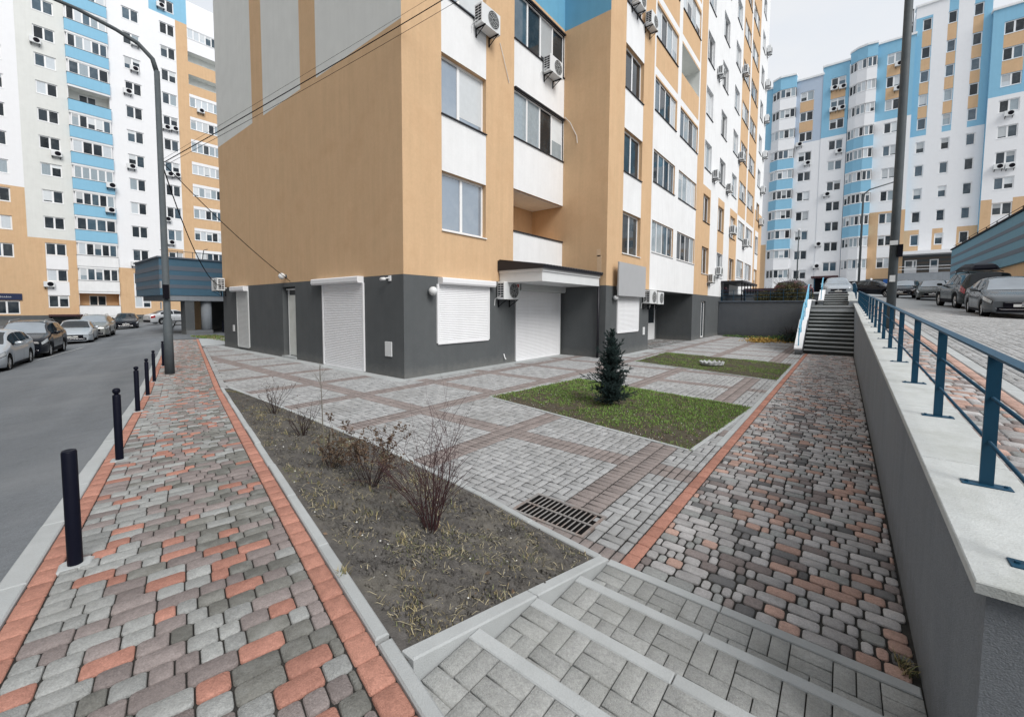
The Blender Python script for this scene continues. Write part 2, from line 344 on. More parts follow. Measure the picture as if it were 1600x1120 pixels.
def stone_line(parent, p0, p1, w, zf, top, depth, m, seg=1.0, ch=.008, name='kerb_stone', gap=.006):
    """row of kerb stones from p0 to p1, width w to the left of the direction"""
    p0 = np.array(p0, float); p1 = np.array(p1, float); d = p1 - p0; Ln = np.linalg.norm(d); d /= Ln; nn = np.array((-d[1], d[0])); k = max(1, int(round(Ln / seg)))
    for i in range(k):
        a = p0 + d * (Ln * i / k + gap / 2); b = p0 + d * (Ln * (i + 1) / k - gap / 2); j = random.gauss(0, .002); t = top + random.gauss(0, .002)
        slab([tuple(a + nn * j), tuple(b + nn * j), tuple(b + nn * (w + j)), tuple(a + nn * (w + j))], zf, t, depth, ch).obj(name, m, Matrix(), parent)

# big ground far below everything else
structure(obj('ground', grid_mesh(lambda u, v: (u * 900 - 450, v * 900 - 450, u * 0 - 1.2), 3, 3, M_['asphalt'], name='ground')))
# road
def _road(u, v):
    s = -14 + u * 96; n = -1.42 - v ** 1.5 * 34; x = O2[0] + s * E2[0] + n * N2[0]; y = O2[1] + s * E2[1] + n * N2[1]
    return x, y, zroad(x, y) + .012 * np.sin(x * .7 + y)
ROAD = structure(obj('road', grid_mesh(_road, 160, 50, M_['asphalt'], name='road')))
for i, (s0, n0, s1, n1) in enumerate(((21.2, -5.6, 27.6, -4.9), (30.5, -5.2, 31.2, -4.6))):      # worn parking line
    d = np.array((s1 - s0, n1 - n0)); q = np.array((-d[1], d[0])) / np.linalg.norm(d) * .05
    pl = [tuple(sn(s0 + q[0], n0 + q[1])), tuple(sn(s1 + q[0], n1 + q[1])), tuple(sn(s1 - q[0], n1 - q[1])), tuple(sn(s0 - q[0], n0 - q[1]))]
    slab(pl, zroad, .016, .01, .001).obj('painted_line', M_['concrete'], Matrix(), ROAD)

# ---------------- left sidewalk
def _sw(u, v):
    s = -6 + u * 33; n = -1.3 + v * 1.43; x = O2[0] + s * E2[0] + n * N2[0]; y = O2[1] + s * E2[1] + n * N2[1]; return x, y, zs(x) - .014
SW = structure(obj('sidewalk', grid_mesh(_sw, 120, 3, M_['soilj'], name='sidewalk')))
for a, b in ((-6, 20), (20, 27)):
    stone_line(SW, sn(a, -1.29), sn(b, -1.29), .13, zs, .012, .14, M_['concrete'], 1.0 if a < 0 else 2.0)
stone_line(SW, sn(-2.78, .18), sn(7.62, .18), .066, zs, .02, .12, M_['concrete'], 1.0)
stone_line(SW, sn(-6, .178), sn(-2.80, .178), .066, zs, .012, .12, M_['concrete'], .9)
it = []
for k in range(int(31 / .181)):                      # red border bricks, both edges
    s = -4.2 + k * .181
    for n in (-1.233, .0575):
        x, y = sn(s, n); it.append((x, y, math.atan2(E2[1], E2[0]), .181, .115, 'redd'))
pavers(SW, it, zs, cor=.012, ch=.008, gap=.006, n_ind=150, name='border_brick', rest='border_brick_field')
it = []
def mix_left(s, n):
    t = n / 1.17 + 1                                  # 0 at the road edge .. 1 at the bed
    if t < .28: w = (('lg', .60), ('red', .14), ('bg', .22), ('og', .04))
    elif t < .6: w = (('lg', .20), ('red', .15), ('bg', .42), ('og', .23))
    else: w = (('lg', .24), ('red', .12), ('bg', .32), ('og', .32))
    return random.choices([a for a, _ in w], [b for _, b in w])[0]
ang = math.atan2(N2[1], N2[0])
last = None
for k in range(int(30.5 / .116)):
    s = -3.95 + k * .116; n = -1.172
    while n < -.03:
        L = random.choices((.182, .122, .088), (.42, .34, .24))[0]
        if n + L > -.035: L = -.002 - n
        x, y = sn(s, n + L / 2); key = mix_left(s, n)
        if key == 'red' and last == 'red': key = 'bg'
        last = key; it.append((x, y, ang, L, .116, key)); n += L
pavers(SW, it, zs, cor=.017, ch=.005, gap=.0065, n_ind=300, jit=.0025, tilt=.014)

# ---------------- courtyard
def kb0(x): return np.where(x < -11.6, O2[1] + (.09 - .2209 * (x - O2[0])) / .9753, np.interp(x, [-11.7, -7.56, -4.94, -2.88, -2.2, -1.3], [3.40, 3.40, 3.33, 3.12, 3.0, 2.9]))
def _ct(u, v):
    x = -25 + u * 23.7; y0 = kb0(x); return x, y0 + v * (34.1 - y0), u * 0 - .013
COURT = structure(obj('courtyard', grid_mesh(_ct, 120, 4, M_['soilj'], name='courtyard')))
LAWN1 = [(-6.09, 6.84), (-1.62, 6.05), (-1.39, 9.48), (-5.76, 10.2)]; LAWN2 = [(-6.05, 14.94), (-1.39, 13.53), (-1.39, 17.93), (-6.24, 18.93)]
KBX = [-11.7, -7.56, -4.94, -2.88, -2.2, -1.45]; KBY = [3.52, 3.46, 3.38, 3.17, 3.06, 2.97]
def kb(x): return np.interp(x, KBX, KBY)
def inpoly(x, y, P, grow=0.):
    for i in range(len(P)):
        (x0, y0), (x1, y1) = P[i], P[(i + 1) % len(P)]
        if (x1 - x0) * (y - y0) - (y1 - y0) * (x - x0) < -grow * math.hypot(x1 - x0, y1 - y0): return False
    return True
m_ = .1972; it = []
GR = (-2.49, 3.10, -1.69, 3.57)
for i in range(-116, 3):
    for j in range(-11, 149):
        x0 = -1.78 + i * m_; y0 = 4.9 + j * m_; cx, cy = x0 + m_ / 2, y0 + m_ / 2
        if x0 > -1.315: continue
        if cx < -9.44 and cy > 7.0 or cx < -7.42 and cy > 15.1 and not (19.8 < cy < 27.0 and cx > -10.5): continue
        if cx < -11.6:
            if to_sn(cx, cy)[1] < .20: continue
        elif cy < kb(cx) - .07: continue
        if inpoly(cx, cy, LAWN1, -.10) or inpoly(cx, cy, LAWN2, -.10): continue
        if GR[0] + .05 < cx < GR[2] - .05 and GR[1] - .05 < cy < GR[3] - .05: continue
        bx = i % 11 in (9, 10); by = j % 11 in (0, 1)
        k = 'br' if (bx or by) and cx > -9.6 or (bx or by) and cy < 7 else 'gr'
        hor = True if bx else False if by else (i + j) % 2 == 0
        for q in (0, 1):
            if hor: X0, X1, Y0, Y1 = x0, x0 + m_, y0 + q * m_ / 2, y0 + (q + 1) * m_ / 2
            else: X0, X1, Y0, Y1 = x0 + q * m_ / 2, x0 + (q + 1) * m_ / 2, y0, y0 + m_
            X1 = min(X1, -1.302)
            if X1 - X0 < .03: continue
            it.append(((X0 + X1) / 2, (Y0 + Y1) / 2, 0., X1 - X0, Y1 - Y0, k))
it_h = []
for k in range(60):                                     # header row along the red border of the sidewalk
    x, y = sn(7.75 + k * .2, .185); it_h.append((x, y, math.atan2(E2[1], E2[0]), .2, .13, 'gr'))
pavers(COURT, it, zflat, 0., .004, gap=.018, n_ind=300)
pavers(COURT, it_h, lambda x, y: zflat(x) + .005, 0., .004, gap=.012, n_ind=0, rest='header_paver_field')
for k in range(len(KBX) - 1):                          # kerb between bed and courtyard
    stone_line(COURT, (KBX[k], KBY[k] - .07), (KBX[k + 1], KBY[k + 1] - .07), .07, zflat, .018, .12, M_['concrete'], 1.0)
for P in (LAWN1, LAWN2):
    for i in range(4):
        stone_line(COURT, P[i], P[(i + 1) % 4], -.055, zflat, .016, .1, M_['concrete'], 1.0)
stone_line(COURT, (-1.30, 6.5), (-1.30, 20.), .085, zflat, .01, .1, M_['concrete'], 1.0)
# strip of concrete along the walls
for p0, p1 in (((-9.43, 7.0), (-9.43, 15.1)), ((-7.37, 15.2), (-7.37, 19.7))):
    stone_line(COURT, p0, p1, -.35, zflat, .006, .1, M_['concrete'], 2.0)
stone_line(COURT, (-9.2, 6.64), (-23.9, 6.64), -.33, zflat, .006, .1, M_['concrete'], 2.0)
# low grey forecourt left of the main building and a grass patch there
def _fc(u, v):
    s = 27 + u * 60; n = -1.44 + v * 34; x = O2[0] + s * E2[0] + n * N2[0]; y = O2[1] + s * E2[1] + n * N2[1]; return x, y, -.07 - .25 * np.clip((s - 27) / 25, 0, 1) + 0 * v
structure(obj('forecourt', grid_mesh(lambda u, v: tuple(np.array([O2[0] + (19.5 + u * 7.6) * E2[0] + (.13 + v * 12) * N2[0], O2[1] + (19.5 + u * 7.6) * E2[1] + (.13 + v * 12) * N2[1], -.016 + 0 * u])), 3, 3, M_['concrete'], name='forecourt')))
structure(obj('forecourt', grid_mesh(_fc, 40, 12, M_['asphalt'], name='forecourt')))

# drain grate
g = empty('drain_grate', I4(-2.09, 3.335, 0), 'rusty cast iron drain grate beside the planting bed', 'grate')
MB().box(-.375, -.21, -.02, .375, .21, .0015).obj('pit', M_['pit'], W[g], g)
mb = MB(); mb.box(-.40, .205, -.015, .40, .235, .009).box(-.40, -.235, -.015, .40, -.205, .009).box(-.40, -.205, -.015, -.37, .205, .009).box(.37, -.205, -.015, .40, .205, .009).box(-.37, -.012, -.002, .37, .012, .0085)
mb.obj('frame', M_['rust'], W[g], g)
bar = MB().bbox(-.006, -.183, -.002, .006, .183, .008, .002).mesh('bar', M_['rust'])
for k in range(13):
    x = -.365 + .73 * (k + 1) / 14
    for sy in (-1, 1):
        b = obj('bar', bar, W[g] @ I4(x, sy * .11, 0) @ Matrix.Diagonal((1, .49, 1, 1)), g)

# ---------------- right footpath
PATH = structure(obj('footpath', grid_mesh(lambda u, v: (-1.31 + u * 1.74, 2.9 + v * 20.2, u * 0 - .012), 3, 3, M_['soilj'], name='footpath')))
it = [(-1.243, 3.07 + k * .183, math.pi / 2, .183, .115, 'redd') for k in range(108)]
pavers(PATH, it, zflat, cor=.01, ch=.008, gap=.006, n_ind=108, name='border_brick')
it = []
for k in range(int(19.8 / .1135)):
    y = 3.04 + k * .1135; x = -1.182 + random.uniform(-.05, 0)
    while x < .38:
        L = random.choices((.186, .124, .068), (.36, .42, .22))[0]
        if x + L > .395: L = .40 - x
        if L > .03 and x + L > -1.16:
            xa = max(x, -1.183); near = y < 7.5
            q = .5 + .5 * math.sin(x * 3.1 + y * 1.7) * math.sin(y * .9 - x)
            key = random.choices(('rg', 'pk', 'dk', 'lg', 'bg'), (.52, .20 if near else .12, .03 + .06 * q, .10, .16))[0]
            it.append(((xa + x + L) / 2, y, 0., x + L - xa, .1135, key))
        x += L
pavers(PATH, it, zflat, cor=.021, ch=.005, gap=.013, n_ind=300, jit=.002, tilt=.014)

# ---------------- steps at the front (descending away from the viewer)
STEP = structure(obj('steps', MB().box(-1.37, -3, -.1, .41, 1.40, .376).box(-1.37, 1.40, -.1, .41, 1.93, .246).box(-1.37, 1.93, -.1, .41, 2.44, .116).box(-1.37, 2.44, -.1, .41, 2.92, -.014).mesh('steps', M_['soilj'])))
NY = [(2.98, .006), (2.487, .13), (1.966, .26), (1.457, .39)]
for y, z in NY:
    for a, b in ((-1.37, -.56), (-.555, .40)):
        slab([(a, y - .078), (b, y - .078), (b, y), (a, y)], zflat, z, .14, .006).obj('nosing_stone', M_['concrete'], Matrix(), STEP)
it = []; zst = {}
def ztread(x, y):
    y = np.asarray(y, float); return np.where(y > 2.4, 0., np.where(y > 1.89, .13, np.where(y > 1.38, .26, .39)))
for t, (y1, y0) in enumerate(((2.902, 2.489), (2.409, 1.968), (1.888, 1.459), (1.378, -1.4))):
    j = 0; y = y1
    while y - .06 > y0:
        h = min(.2, y - y0); i = 0; x = -1.365
        while x < .39:
            w = min(.2, .405 - x)
            if w < .04: break
            if (i + j + t) % 2 == 0:
                for q in (0, 1):
                    hh = h / 2
                    it.append((x + w / 2, y - hh * (q + .5), 0., w, hh, 'st'))
            else:
                ww = w / 2
                for q in (0, 1): it.append((x + ww * (q + .5), y - h / 2, 0., ww, h, 'st'))
            x += w; i += 1
        y -= h; j += 1
pavers(STEP, it, ztread, 0., .004, gap=.006, n_ind=300, jit=.001, tilt=.004, flat=True)
# sloping kerb along the steps
def zk(x, y): return .49 - (np.asarray(y, float) - 1.04) * .2526
for a, b in ((1.05, 1.97), (1.98, 2.95)):
    slab([(-1.455, a), (-1.372, a), (-1.372, b), (-1.455, b)], zk, .012, .35, .008).obj('kerb_stone', M_['concrete'], Matrix(), STEP)

# ---------------- planting bed
def bed_xyz(a, b):
    s = 7.5 - a * 10.47; xs = O2[0] + s * E2[0] + .18 * N2[0]; ys = O2[1] + s * E2[1] + .18 * N2[1]
    xn = -11.6 + a * 10.21; yn = kb(xn) - .05
    x = xs * (1 - b) + xn * b; y = ys * (1 - b) + yn * b
    return x, y, zs(xs) * (1 - b) ** 1.1 + .004
def bump(x, y, k=1.): return (np.sin(x * 9 + 2 * np.sin(y * 5)) * np.sin(y * 11 + np.sin(x * 7)) * .012 + np.sin(x * 23 + y * 3) * np.sin(y * 31 - x * 5) * .007) * k
def _bed(u, v):
    x, y, z = bed_xyz(u, v); e = np.minimum(1, np.minimum(v, 1 - v) * 12) * np.minimum(1, u * 6)
    return x, y, z + (bump(x, y, 1.4) + rng.normal(0, .012, x.shape)) * e
BED = structure(obj('planting_bed', grid_mesh(_bed, 420, 110, M_['soil'], name='bed')))
def lawn_fn(P, mound):
    P = np.array(P)
    def f(u, v):
        x = (1 - u) * (1 - v) * P[0, 0] + u * (1 - v) * P[1, 0] + u * v * P[2, 0] + (1 - u) * v * P[3, 0]
        y = (1 - u) * (1 - v) * P[0, 1] + u * (1 - v) * P[1, 1] + u * v * P[2, 1] + (1 - u) * v * P[3, 1]
        e = np.minimum(1, np.minimum(np.minimum(u, 1 - u), np.minimum(v, 1 - v)) * 14)
        return x, y, .006 + e * (mound + bump(x, y, .8) + rng.normal(0, .005, np.shape(x)))
    return f
L1F, L2F = lawn_fn(LAWN1, .035), lawn_fn(LAWN2, .03)
LW1 = structure(obj('lawn', grid_mesh(L1F, 150, 110, M_['lawnsoil'], name='lawn')))
LW2 = structure(obj('lawn', grid_mesh(L2F, 120, 100, M_['lawnsoil'], name='lawn')))

def blades(name, P, h, mats, mid, parent=None, w=.004, lean=.6, label=None):
    n = len(P); P = np.asarray(P); a = rng.uniform(0, 2 * np.pi, n); h = np.asarray(h) * rng.uniform(.55, 1.25, n); l = rng.uniform(.1, 1, n) * lean * h
    d = np.stack([np.cos(a), np.sin(a), 0 * a], 1); t = np.stack([-np.sin(a), np.cos(a), 0 * a], 1) * w; up = np.array((0, 0, 1.))
    V = np.stack([P - t, P + t, P + d * (l * .35)[:, None] + up * (h * .62)[:, None] - t * .7, P + d * (l * .35)[:, None] + up * (h * .62)[:, None] + t * .7, P + d * l[:, None] + up * h[:, None]], 1)
    F = np.array([(0, 1, 3), (0, 3, 2), (2, 3, 4)])[None] + (np.arange(n) * 5)[:, None, None]
    o = obj(name, np_mesh(name, V.reshape(-1, 3), F.reshape(-1, 3), mats, np.repeat(mid, 3)), Matrix(), parent)
    o['kind'] = 'stuff'
    if label: tag(o, label, 'grass')
    return o
def field(x, y, s=1.): return .5 + .5 * np.sin(x * 1.9 * s + 1.3 * np.sin(y * 1.4 * s)) * np.sin(y * 2.3 * s + .8 * np.sin(x * 2.1 * s))
# lawn grass
for fn, n, lab, nm in ((L1F, 46000, 'short patchy green grass around the small spruce', 1), (L2F, 32000, 'short patchy grass around the white tyre planter', 2)):
    u = rng.uniform(-.008, 1.008, n); v = rng.uniform(-.010, 1.010, n); x, y, z = fn(u, v); z = np.maximum(z, .004); f = field(x, y, 1.1) * .6 + .4 * field(x, y, 3.3)
    if nm == 1: f = f + .55 * (v - .32) + .12 * u
    f = f * .62 + .38 * field(x, y, 7.); keep = rng.uniform(0, 1, n) < np.clip((f - .34) * 3.4, .04, 1); x, y, z, f = x[keep], y[keep], z[keep], f[keep]
    mid = (rng.uniform(0, 1, len(x)) > np.clip(f * 1.25, .2, .85)).astype(int)
    blades('grass', np.stack([x, y, z - .004], 1), np.where(mid == 1, .022, .034), [M_['grass1'], M_['grass2']], mid, None, .0045, .9, lab)
# bed grass: tufts and dry straw
n = 60000; u = rng.uniform(.02, .995, n) ** .8; v = rng.uniform(.03, .97, n); x, y, z = bed_xyz(u, v)
f = field(x + 3, y, 1.7) * .55 + .45 * field(x, y + 1, 4.7)
keep = rng.uniform(0, 1, n) < np.clip((f - .50) * 4., .02, .95); x, y, z, f = x[keep], y[keep], z[keep], f[keep]
mid = (rng.uniform(0, 1, len(x)) > np.clip(field(x, y, .8) * .9, .2, .8)).astype(int)
blades('grass', np.stack([x, y, z - .003], 1), np.where(mid == 1, .014, .016), [M_['grass3'], M_['grass2']], mid, None, .0024, 1.8, 'thin dry grass and straw over the planting bed')
P, H = [], []
for k in range(46):
    a, b = random.uniform(.3, .99), random.uniform(.04, .96); cx, cy, cz = bed_xyz(a, b)
    for q in range(random.randint(18, 45)): P.append((cx + random.gauss(0, .045), cy + random.gauss(0, .045), cz - .003)); H.append(random.uniform(.025, .06))
for (cx, cy, cz) in ((*sn(-2.15, .155), zs(sn(-2.15, .155)[0]) + .0), (.36, 3.05, 0), (.34, 3.12, 0)):
    for q in range(40): P.append((cx + random.gauss(0, .02), cy + random.gauss(0, .02), cz)); H.append(random.uniform(.03, .07))
blades('grass', P, H, [M_['grass3'], M_['grass2']], (rng.uniform(0, 1, len(P)) < .62).astype(int), None, .003, 1.3, 'loose tufts of taller grass in the bed')
# litter: pebbles and soil crumbs
def pebbles(name, P, size, m, label, cat):
    n = len(P); T = np.array([(1, 0, 0), (-1, 0, 0), (0, 1, 0), (0, -1, 0), (0, 0, .7), (0, 0, -.5)]); F = np.array([(0, 2, 4), (2, 1, 4), (1, 3, 4), (3, 0, 4), (2, 0, 5), (1, 2, 5), (3, 1, 5), (0, 3, 5)])
    a = rng.uniform(0, 6.3, n); c, s_ = np.cos(a)[:, None], np.sin(a)[:, None]; sc = (np.asarray(size) * rng.uniform(.4, 1.5, n))[:, None, None] * rng.uniform(.6, 1.3, (n, 6, 1))
    V = np.stack([T[:, 0] * c - T[:, 1] * s_ * .7, T[:, 0] * s_ + T[:, 1] * c * .7, np.broadcast_to(T[:, 2], (n, 6))], -1) * sc + np.asarray(P)[:, None, :]
    o = obj(name, np_mesh(name, V.reshape(-1, 3), (F[None] + (np.arange(n) * 6)[:, None, None]).reshape(-1, 3), m), Matrix()); o['kind'] = 'stuff'; return tag(o, label, cat)
n = 5500; u = rng.uniform(.1, .99, n) ** .6; v = rng.uniform(.03, .97, n); x, y, z = bed_xyz(u, v); f = field(x + 3, y, 1.7) * .55 + .45 * field(x, y + 1, 4.7); k = rng.uniform(0, 1, n) < np.clip(f * 1.3 - .2, .08, 1); k_ = int(k.sum())
a = rng.uniform(0, 6.3, k_); d = np.stack([np.cos(a), np.sin(a), rng.uniform(0, .35, k_)], 1) * rng.uniform(.02, .075, (k_, 1)); t = np.stack([-np.sin(a), np.cos(a), 0 * a], 1) * .0014; Q = np.stack([x, y, z + .008], 1)[k]
V = np.stack([Q - t, Q + t, Q + d * .6 + t + (0, 0, .008), Q + d * .6 - t + (0, 0, .008), Q + d], 1); F = np.array([(0, 1, 2), (0, 2, 3), (3, 2, 4)])[None] + (np.arange(k_) * 5)[:, None, None]
o = obj('straw', np_mesh('straw', V.reshape(-1, 3), F.reshape(-1, 3), M_['straw']), Matrix()); o['kind'] = 'stuff'; tag(o, 'dead straw lying flat on the bed', 'straw')
n = 14000; u = rng.uniform(.05, .99, n) ** .7; v = rng.uniform(.03, .97, n); x, y, z = bed_xyz(u, v); pebbles('soil_crumbs', np.stack([x, y, z + .006], 1), np.where(rng.uniform(0, 1, n) < .2, .018, .009), M_['soil'], 'loose crumbs of dry soil on the bed', 'soil')
n = 260; u = rng.uniform(.3, .99, n); v = rng.uniform(.03, .97, n); x, y, z = bed_xyz(u, v); u2 = rng.uniform(.02, .98, 320); v2 = rng.uniform(.01, .9, 320) ** 1.6; X, Y, Z = L1F(u2, v2)
pebbles('pebbles', np.concatenate([np.stack([x, y, z + .006], 1), np.stack([X, Y, Z + .012], 1)]), .009, M_['stone'], 'pale pebbles scattered on soil and lawn', 'pebbles')
# ------------------------------------------------------------------ retaining wall, railing, upper road
rw = empty('retaining_wall', I4(.55, 2.03, 0), 'long grey rendered retaining wall with a pale concrete cap under the railing', 'wall')
mb = MB()
def ywall(mb, x0, x1, prof, base, m=0):
    """prof: list of (y, ztop)"""
    n = len(prof); vs = []
    for x in (x0, x1): vs += [(x, y, base) for y, _ in prof] + [(x, y, z) for y, z in prof]
    fs = []
    for i in range(n - 1):
        fs += [(i + 1, i, n + i, n + i + 1), (2 * n + i, 2 * n + i + 1, 3 * n + i + 1, 3 * n + i), (n + i, 3 * n + i, 3 * n + i + 1, n + i + 1)]
    fs += [(0, 2 * n, 3 * n, n), (n - 1, 2 * n - 1, 4 * n - 1, 3 * n - 1)]
    return mb.add(vs, fs, m)
ywall(mb, .41, .70, [(2.03, .96 + .0465 * 2.03), (28.6, .96 + .0465 * 28.6)], -.3)
ywall(mb, .20, .70, [(28.6, 2.42), (34, 2.98), (46, 3.5)], -.3)
mb.box(.70, 2.03, -.3, 6.0, 2.33, 1.054)
mb.obj('wall', M_['gwall'], Matrix(), rw)
ys = [1.995, 3.29, 4.62, 5.96, 7.36, 8.72] + [8.72 + 1.4 * k for k in range(1, 14)] + [28.63]
for a, b in zip(ys, ys[1:]):
    slab([(.378, a + .003), (.715, a + .003), (.715, b - .003), (.378, b - .003)], lambda x, y: zcap(y), 0., .04, .004).obj('cap_slab', M_['cap'], Matrix(), rw)
for a, b in ((.72, 2.2), (2.205, 3.7), (3.705, 5.2)):
    slab([(a, 1.995), (b, 1.995), (b, 2.335), (a, 2.335)], lambda x, y: zcap(1.995), 0., .05, .004).obj('cap_slab', M_['cap'], Matrix(), rw)
for a, b in ((28.64, 31.2), (31.21, 34.0), (34.01, 40), (40.01, 46)):
    slab([(.16, a), (.72, a), (.72, b), (.16, b)], lambda x, y: np.interp(y, [28.6, 34, 46], [2.42, 2.98, 3.5]), .05, .049, .004).obj('cap_slab', M_['cap'], Matrix(), rw)

rl = empty('railing', I4(.575, 2.2, 1.1), 'dark blue metal railing on the concrete wall cap', 'railing')
py = [2.2, 2.98, 4.34, 5.68, 7.13, 8.58, 9.98, 11.21, 12.59, 14.0, 15.42, 16.95] + [16.95 + 1.42 * k for k in range(1, 9)]
pm = MB().box(-.024, -.007, .006, .024, .007, .632).mesh('post', M_['galv'])
bp = MB().bbox(-.085, -.03, 0, .085, .03, .006, .002).lathe([(0, .014), (.008, .014), (.008, .006)], 6, c=(-.065, 0, 0)).lathe([(0, .014), (.008, .014), (.008, .006)], 6, c=(.065, 0, 0)).mesh('base_plate', M_['galv'])
for y in py:
    M = I4(.575, y, zcap(y)); obj('post', pm, M, rl); obj('base_plate', bp, M @ Matrix.Rotation(.0465, 4, 'X'), rl)
y0, y1 = 1.4, py[-1] + .1
def yrail(mb, x, w, h, off):
    z0, z1 = zcap(y0) + off, zcap(y1) + off
    return mb.add([(x - w, y0, z0 - h), (x + w, y0, z0 - h), (x + w, y0, z0), (x - w, y0, z0), (x - w, y1, z1 - h), (x + w, y1, z1 - h), (x + w, y1, z1), (x - w, y1, z1)], [(0, 1, 2, 3), (7, 6, 5, 4), (0, 4, 5, 1), (1, 5, 6, 2), (2, 6, 7, 3), (3, 7, 4, 0)])
yrail(MB(), .575, .026, .012, .645).obj('top_rail', M_['galv'], Matrix(), rl)
for off in (.215, .43):
    MB().tube([(.575, y0, zcap(y0) + off), (.575, y1, zcap(y1) + off)], .0085, 8).obj('rail', M_['galv'], Matrix(), rl, True)
rl2 = empty('railing', I4(.575, 30, 2.5), 'farther stretch of dark blue railing beyond the top of the stairs', 'railing')
for k in range(12):
    y = 29.6 + k * 1.4; z = float(np.interp(y, [28.6, 34, 46], [2.47, 3.03, 3.55])); obj('post', pm, I4(.5, y, z), rl2)
for off, nm in ((.645, 'top_rail'), (.43, 'rail'), (.215, 'rail')):
    MB().tube([(.5, y, float(np.interp(y, [28.6, 34, 46], [2.47, 3.03, 3.55])) + off) for y in (28.8, 34, 46)], .02 if nm == 'top_rail' else .009, 6).obj(nm, M_['galv'], Matrix(), rl2)

def _up(u, v):
    x = .70 + u * 12.6; y = 2.3 + v * 84; return x, y, zup(x, y) - .012
m_up = mat('paving_far', (.30, .315, .325), .9, .10, 3, .3, 150, fine=.12, dirt=.3, dcol=(.22, .23, .235), dscale=.5)
UP = structure(obj('upper_road', grid_mesh(_up, 40, 120, [m_up], name='upper_road')))
it = []
for k in range(int(26 / .1135)):
    y = 2.42 + k * .1135; x = .72
    while x < 1.14:
        L = random.choices((.186, .124, .088), (.4, .4, .2))[0]
        if x + L > 1.10: L = 1.148 - x
        it.append((x + L / 2, y, 0., L, .1135, random.choices(('rg', 'bg', 'pk', 'lg'), (.34, .28, .24, .14))[0])); x += L
it2 = [(1.21, 2.5 + k * .183, math.pi / 2, .183, .115, 'pk') for k in range(140)]
pavers(UP, it, zup, cor=.018, ch=.009, gap=.007, n_ind=150, rest='footway_paver_field')
pavers(UP, it2, zup, cor=.01, ch=.008, gap=.006, n_ind=60, name='border_brick', rest='border_brick_field')
stone_line(UP, (1.42, 2.35), (1.42, 30), .145, zup, .004, .08, M_['concrete'], 1.0)
it = []
for i in range(26):
    for j in range(118):
        x0 = 1.43 + i * .2; y0 = 2.4 + j * .2; hor = (i + j) % 2 == 0
        k = 'br' if i in (4, 5) and False else 'gr'
        for q in (0, 1):
            if hor: it.append((x0 + .1, y0 + .05 + .1 * q, 0., .2, .1, k))
            else: it.append((x0 + .05 + .1 * q, y0 + .1, 0., .1, .2, k))
pavers(UP, it, zup, 0., .005, gap=.012, n_ind=200)

# ground beyond the stairs
def zhi(x, y): return np.maximum(3.0, .93 + .0465 * y)
structure(obj('upper_forecourt', grid_mesh(lambda u, v: (-40 + u * 40.4, 36.2 + v * 70, zhi(0, 36.2 + v * 70)), 3, 30, [m_up], name='upper_forecourt')))
structure(obj('upper_forecourt', grid_mesh(lambda u, v: (13.2 + u * 60, 20 + v * 90, .7 + .0465 * (20 + v * 90)), 3, 30, [m_up], name='upper_forecourt')))
structure(obj('terrace', MB().box(-7.38, 34.2, 2.3, -1.0, 36.3, 2.52).box(-1.62, 26.85, 1.9, .41, 31.0, 2.1).box(-1.0, 32.4, 2.5, .2, 36.4, 2.95).mesh('terrace', [m_up])))

# ---------------- stairs
st = empty('stairs', I4(-.47, 22.85, 0), 'concrete stairs with pale nosings climbing at the end of the brick path', 'stairs')
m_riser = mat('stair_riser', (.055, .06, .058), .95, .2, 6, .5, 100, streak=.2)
def flight(x0, x1, ys, z0, rise, k, tread=.3):
    for i in range(k):
        y = ys + i * tread; z = z0 + rise * (i + 1)
        s_ = MB().box(x0, y + .02, z - rise - .05, x1, y + tread + .05, z - .045).obj('step', m_riser, Matrix(), st)
        MB().bbox(x0, y, z - .045, x1, y + tread + .02, z, .006).obj('nosing', M_['concrete'], Matrix(), s_)
    return ys + k * tread, z0 + rise * k
flight(-1.36, .405, 22.85, 0, .175, 6)
MB().box(-1.36, 24.62, .6, .405, 25.4, 1.045).obj('landing', M_['concrete'], Matrix(), st)
flight(-1.36, .405, 25.35, 1.05, .175, 6)
flight(-.98, .195, 31.0, 2.24, .142, 5)
MB().box(-1.36, 26.9, 1.8, .405, 31.05, 2.22).obj('landing', M_['concrete'], Matrix(), st)
sp = empty('stair_parapet', I4(-1.5, 22, 0), 'grey side wall of the stairs with a white sloping cap', 'wall')
PR = [(21.95, .12), (22.0, .22), (24.4, 1.42), (25.3, 1.55), (27.2, 2.46), (34.0, 2.5)]
ywall(MB(), -1.62, -1.38, PR, -.1).obj('wall', M_['gwall2'], Matrix(), sp)
mb = MB()
for (a, za), (b, zb) in zip(PR[1:-1], PR[2:]):
    mb.add([(x, y, z + o) for x in (-1.66, -1.36) for y, z in ((a, za), (b, zb)) for o in (.005, .07)], [(0, 2, 3, 1), (4, 5, 7, 6), (1, 3, 7, 5), (0, 1, 5, 4), (2, 6, 7, 3), (0, 4, 6, 2)])
mb.obj('cap', M_['shutter'], Matrix(), sp)
sr = empty('stair_railing', I4(-1.5, 22, .3), 'light blue handrail on the side wall of the stairs', 'railing')
zp = lambda y: float(np.interp(y, [a for a, _ in PR], [b for _, b in PR])) + .07
for y in (22.2, 23.3, 24.4, 25.3, 26.3, 27.2): MB().box(-1.53, y - .02, zp(y), -1.49, y + .02, zp(y) + .78).obj('post', M_['lblue'], Matrix(), sr)
for off in (.78, .55, .33):
    MB().tube([(-1.51, y, zp(y) + off) for y in (22.15, 24.4, 25.3, 27.2, 27.6)], .03 if off == .78 else .016, 6).obj('rail', M_['lblue'], Matrix(), sr)
sp2 = empty('stair_parapet', I4(-1.08, 31, 2.2), 'short grey side wall with a white cap beside the upper flight', 'wall')
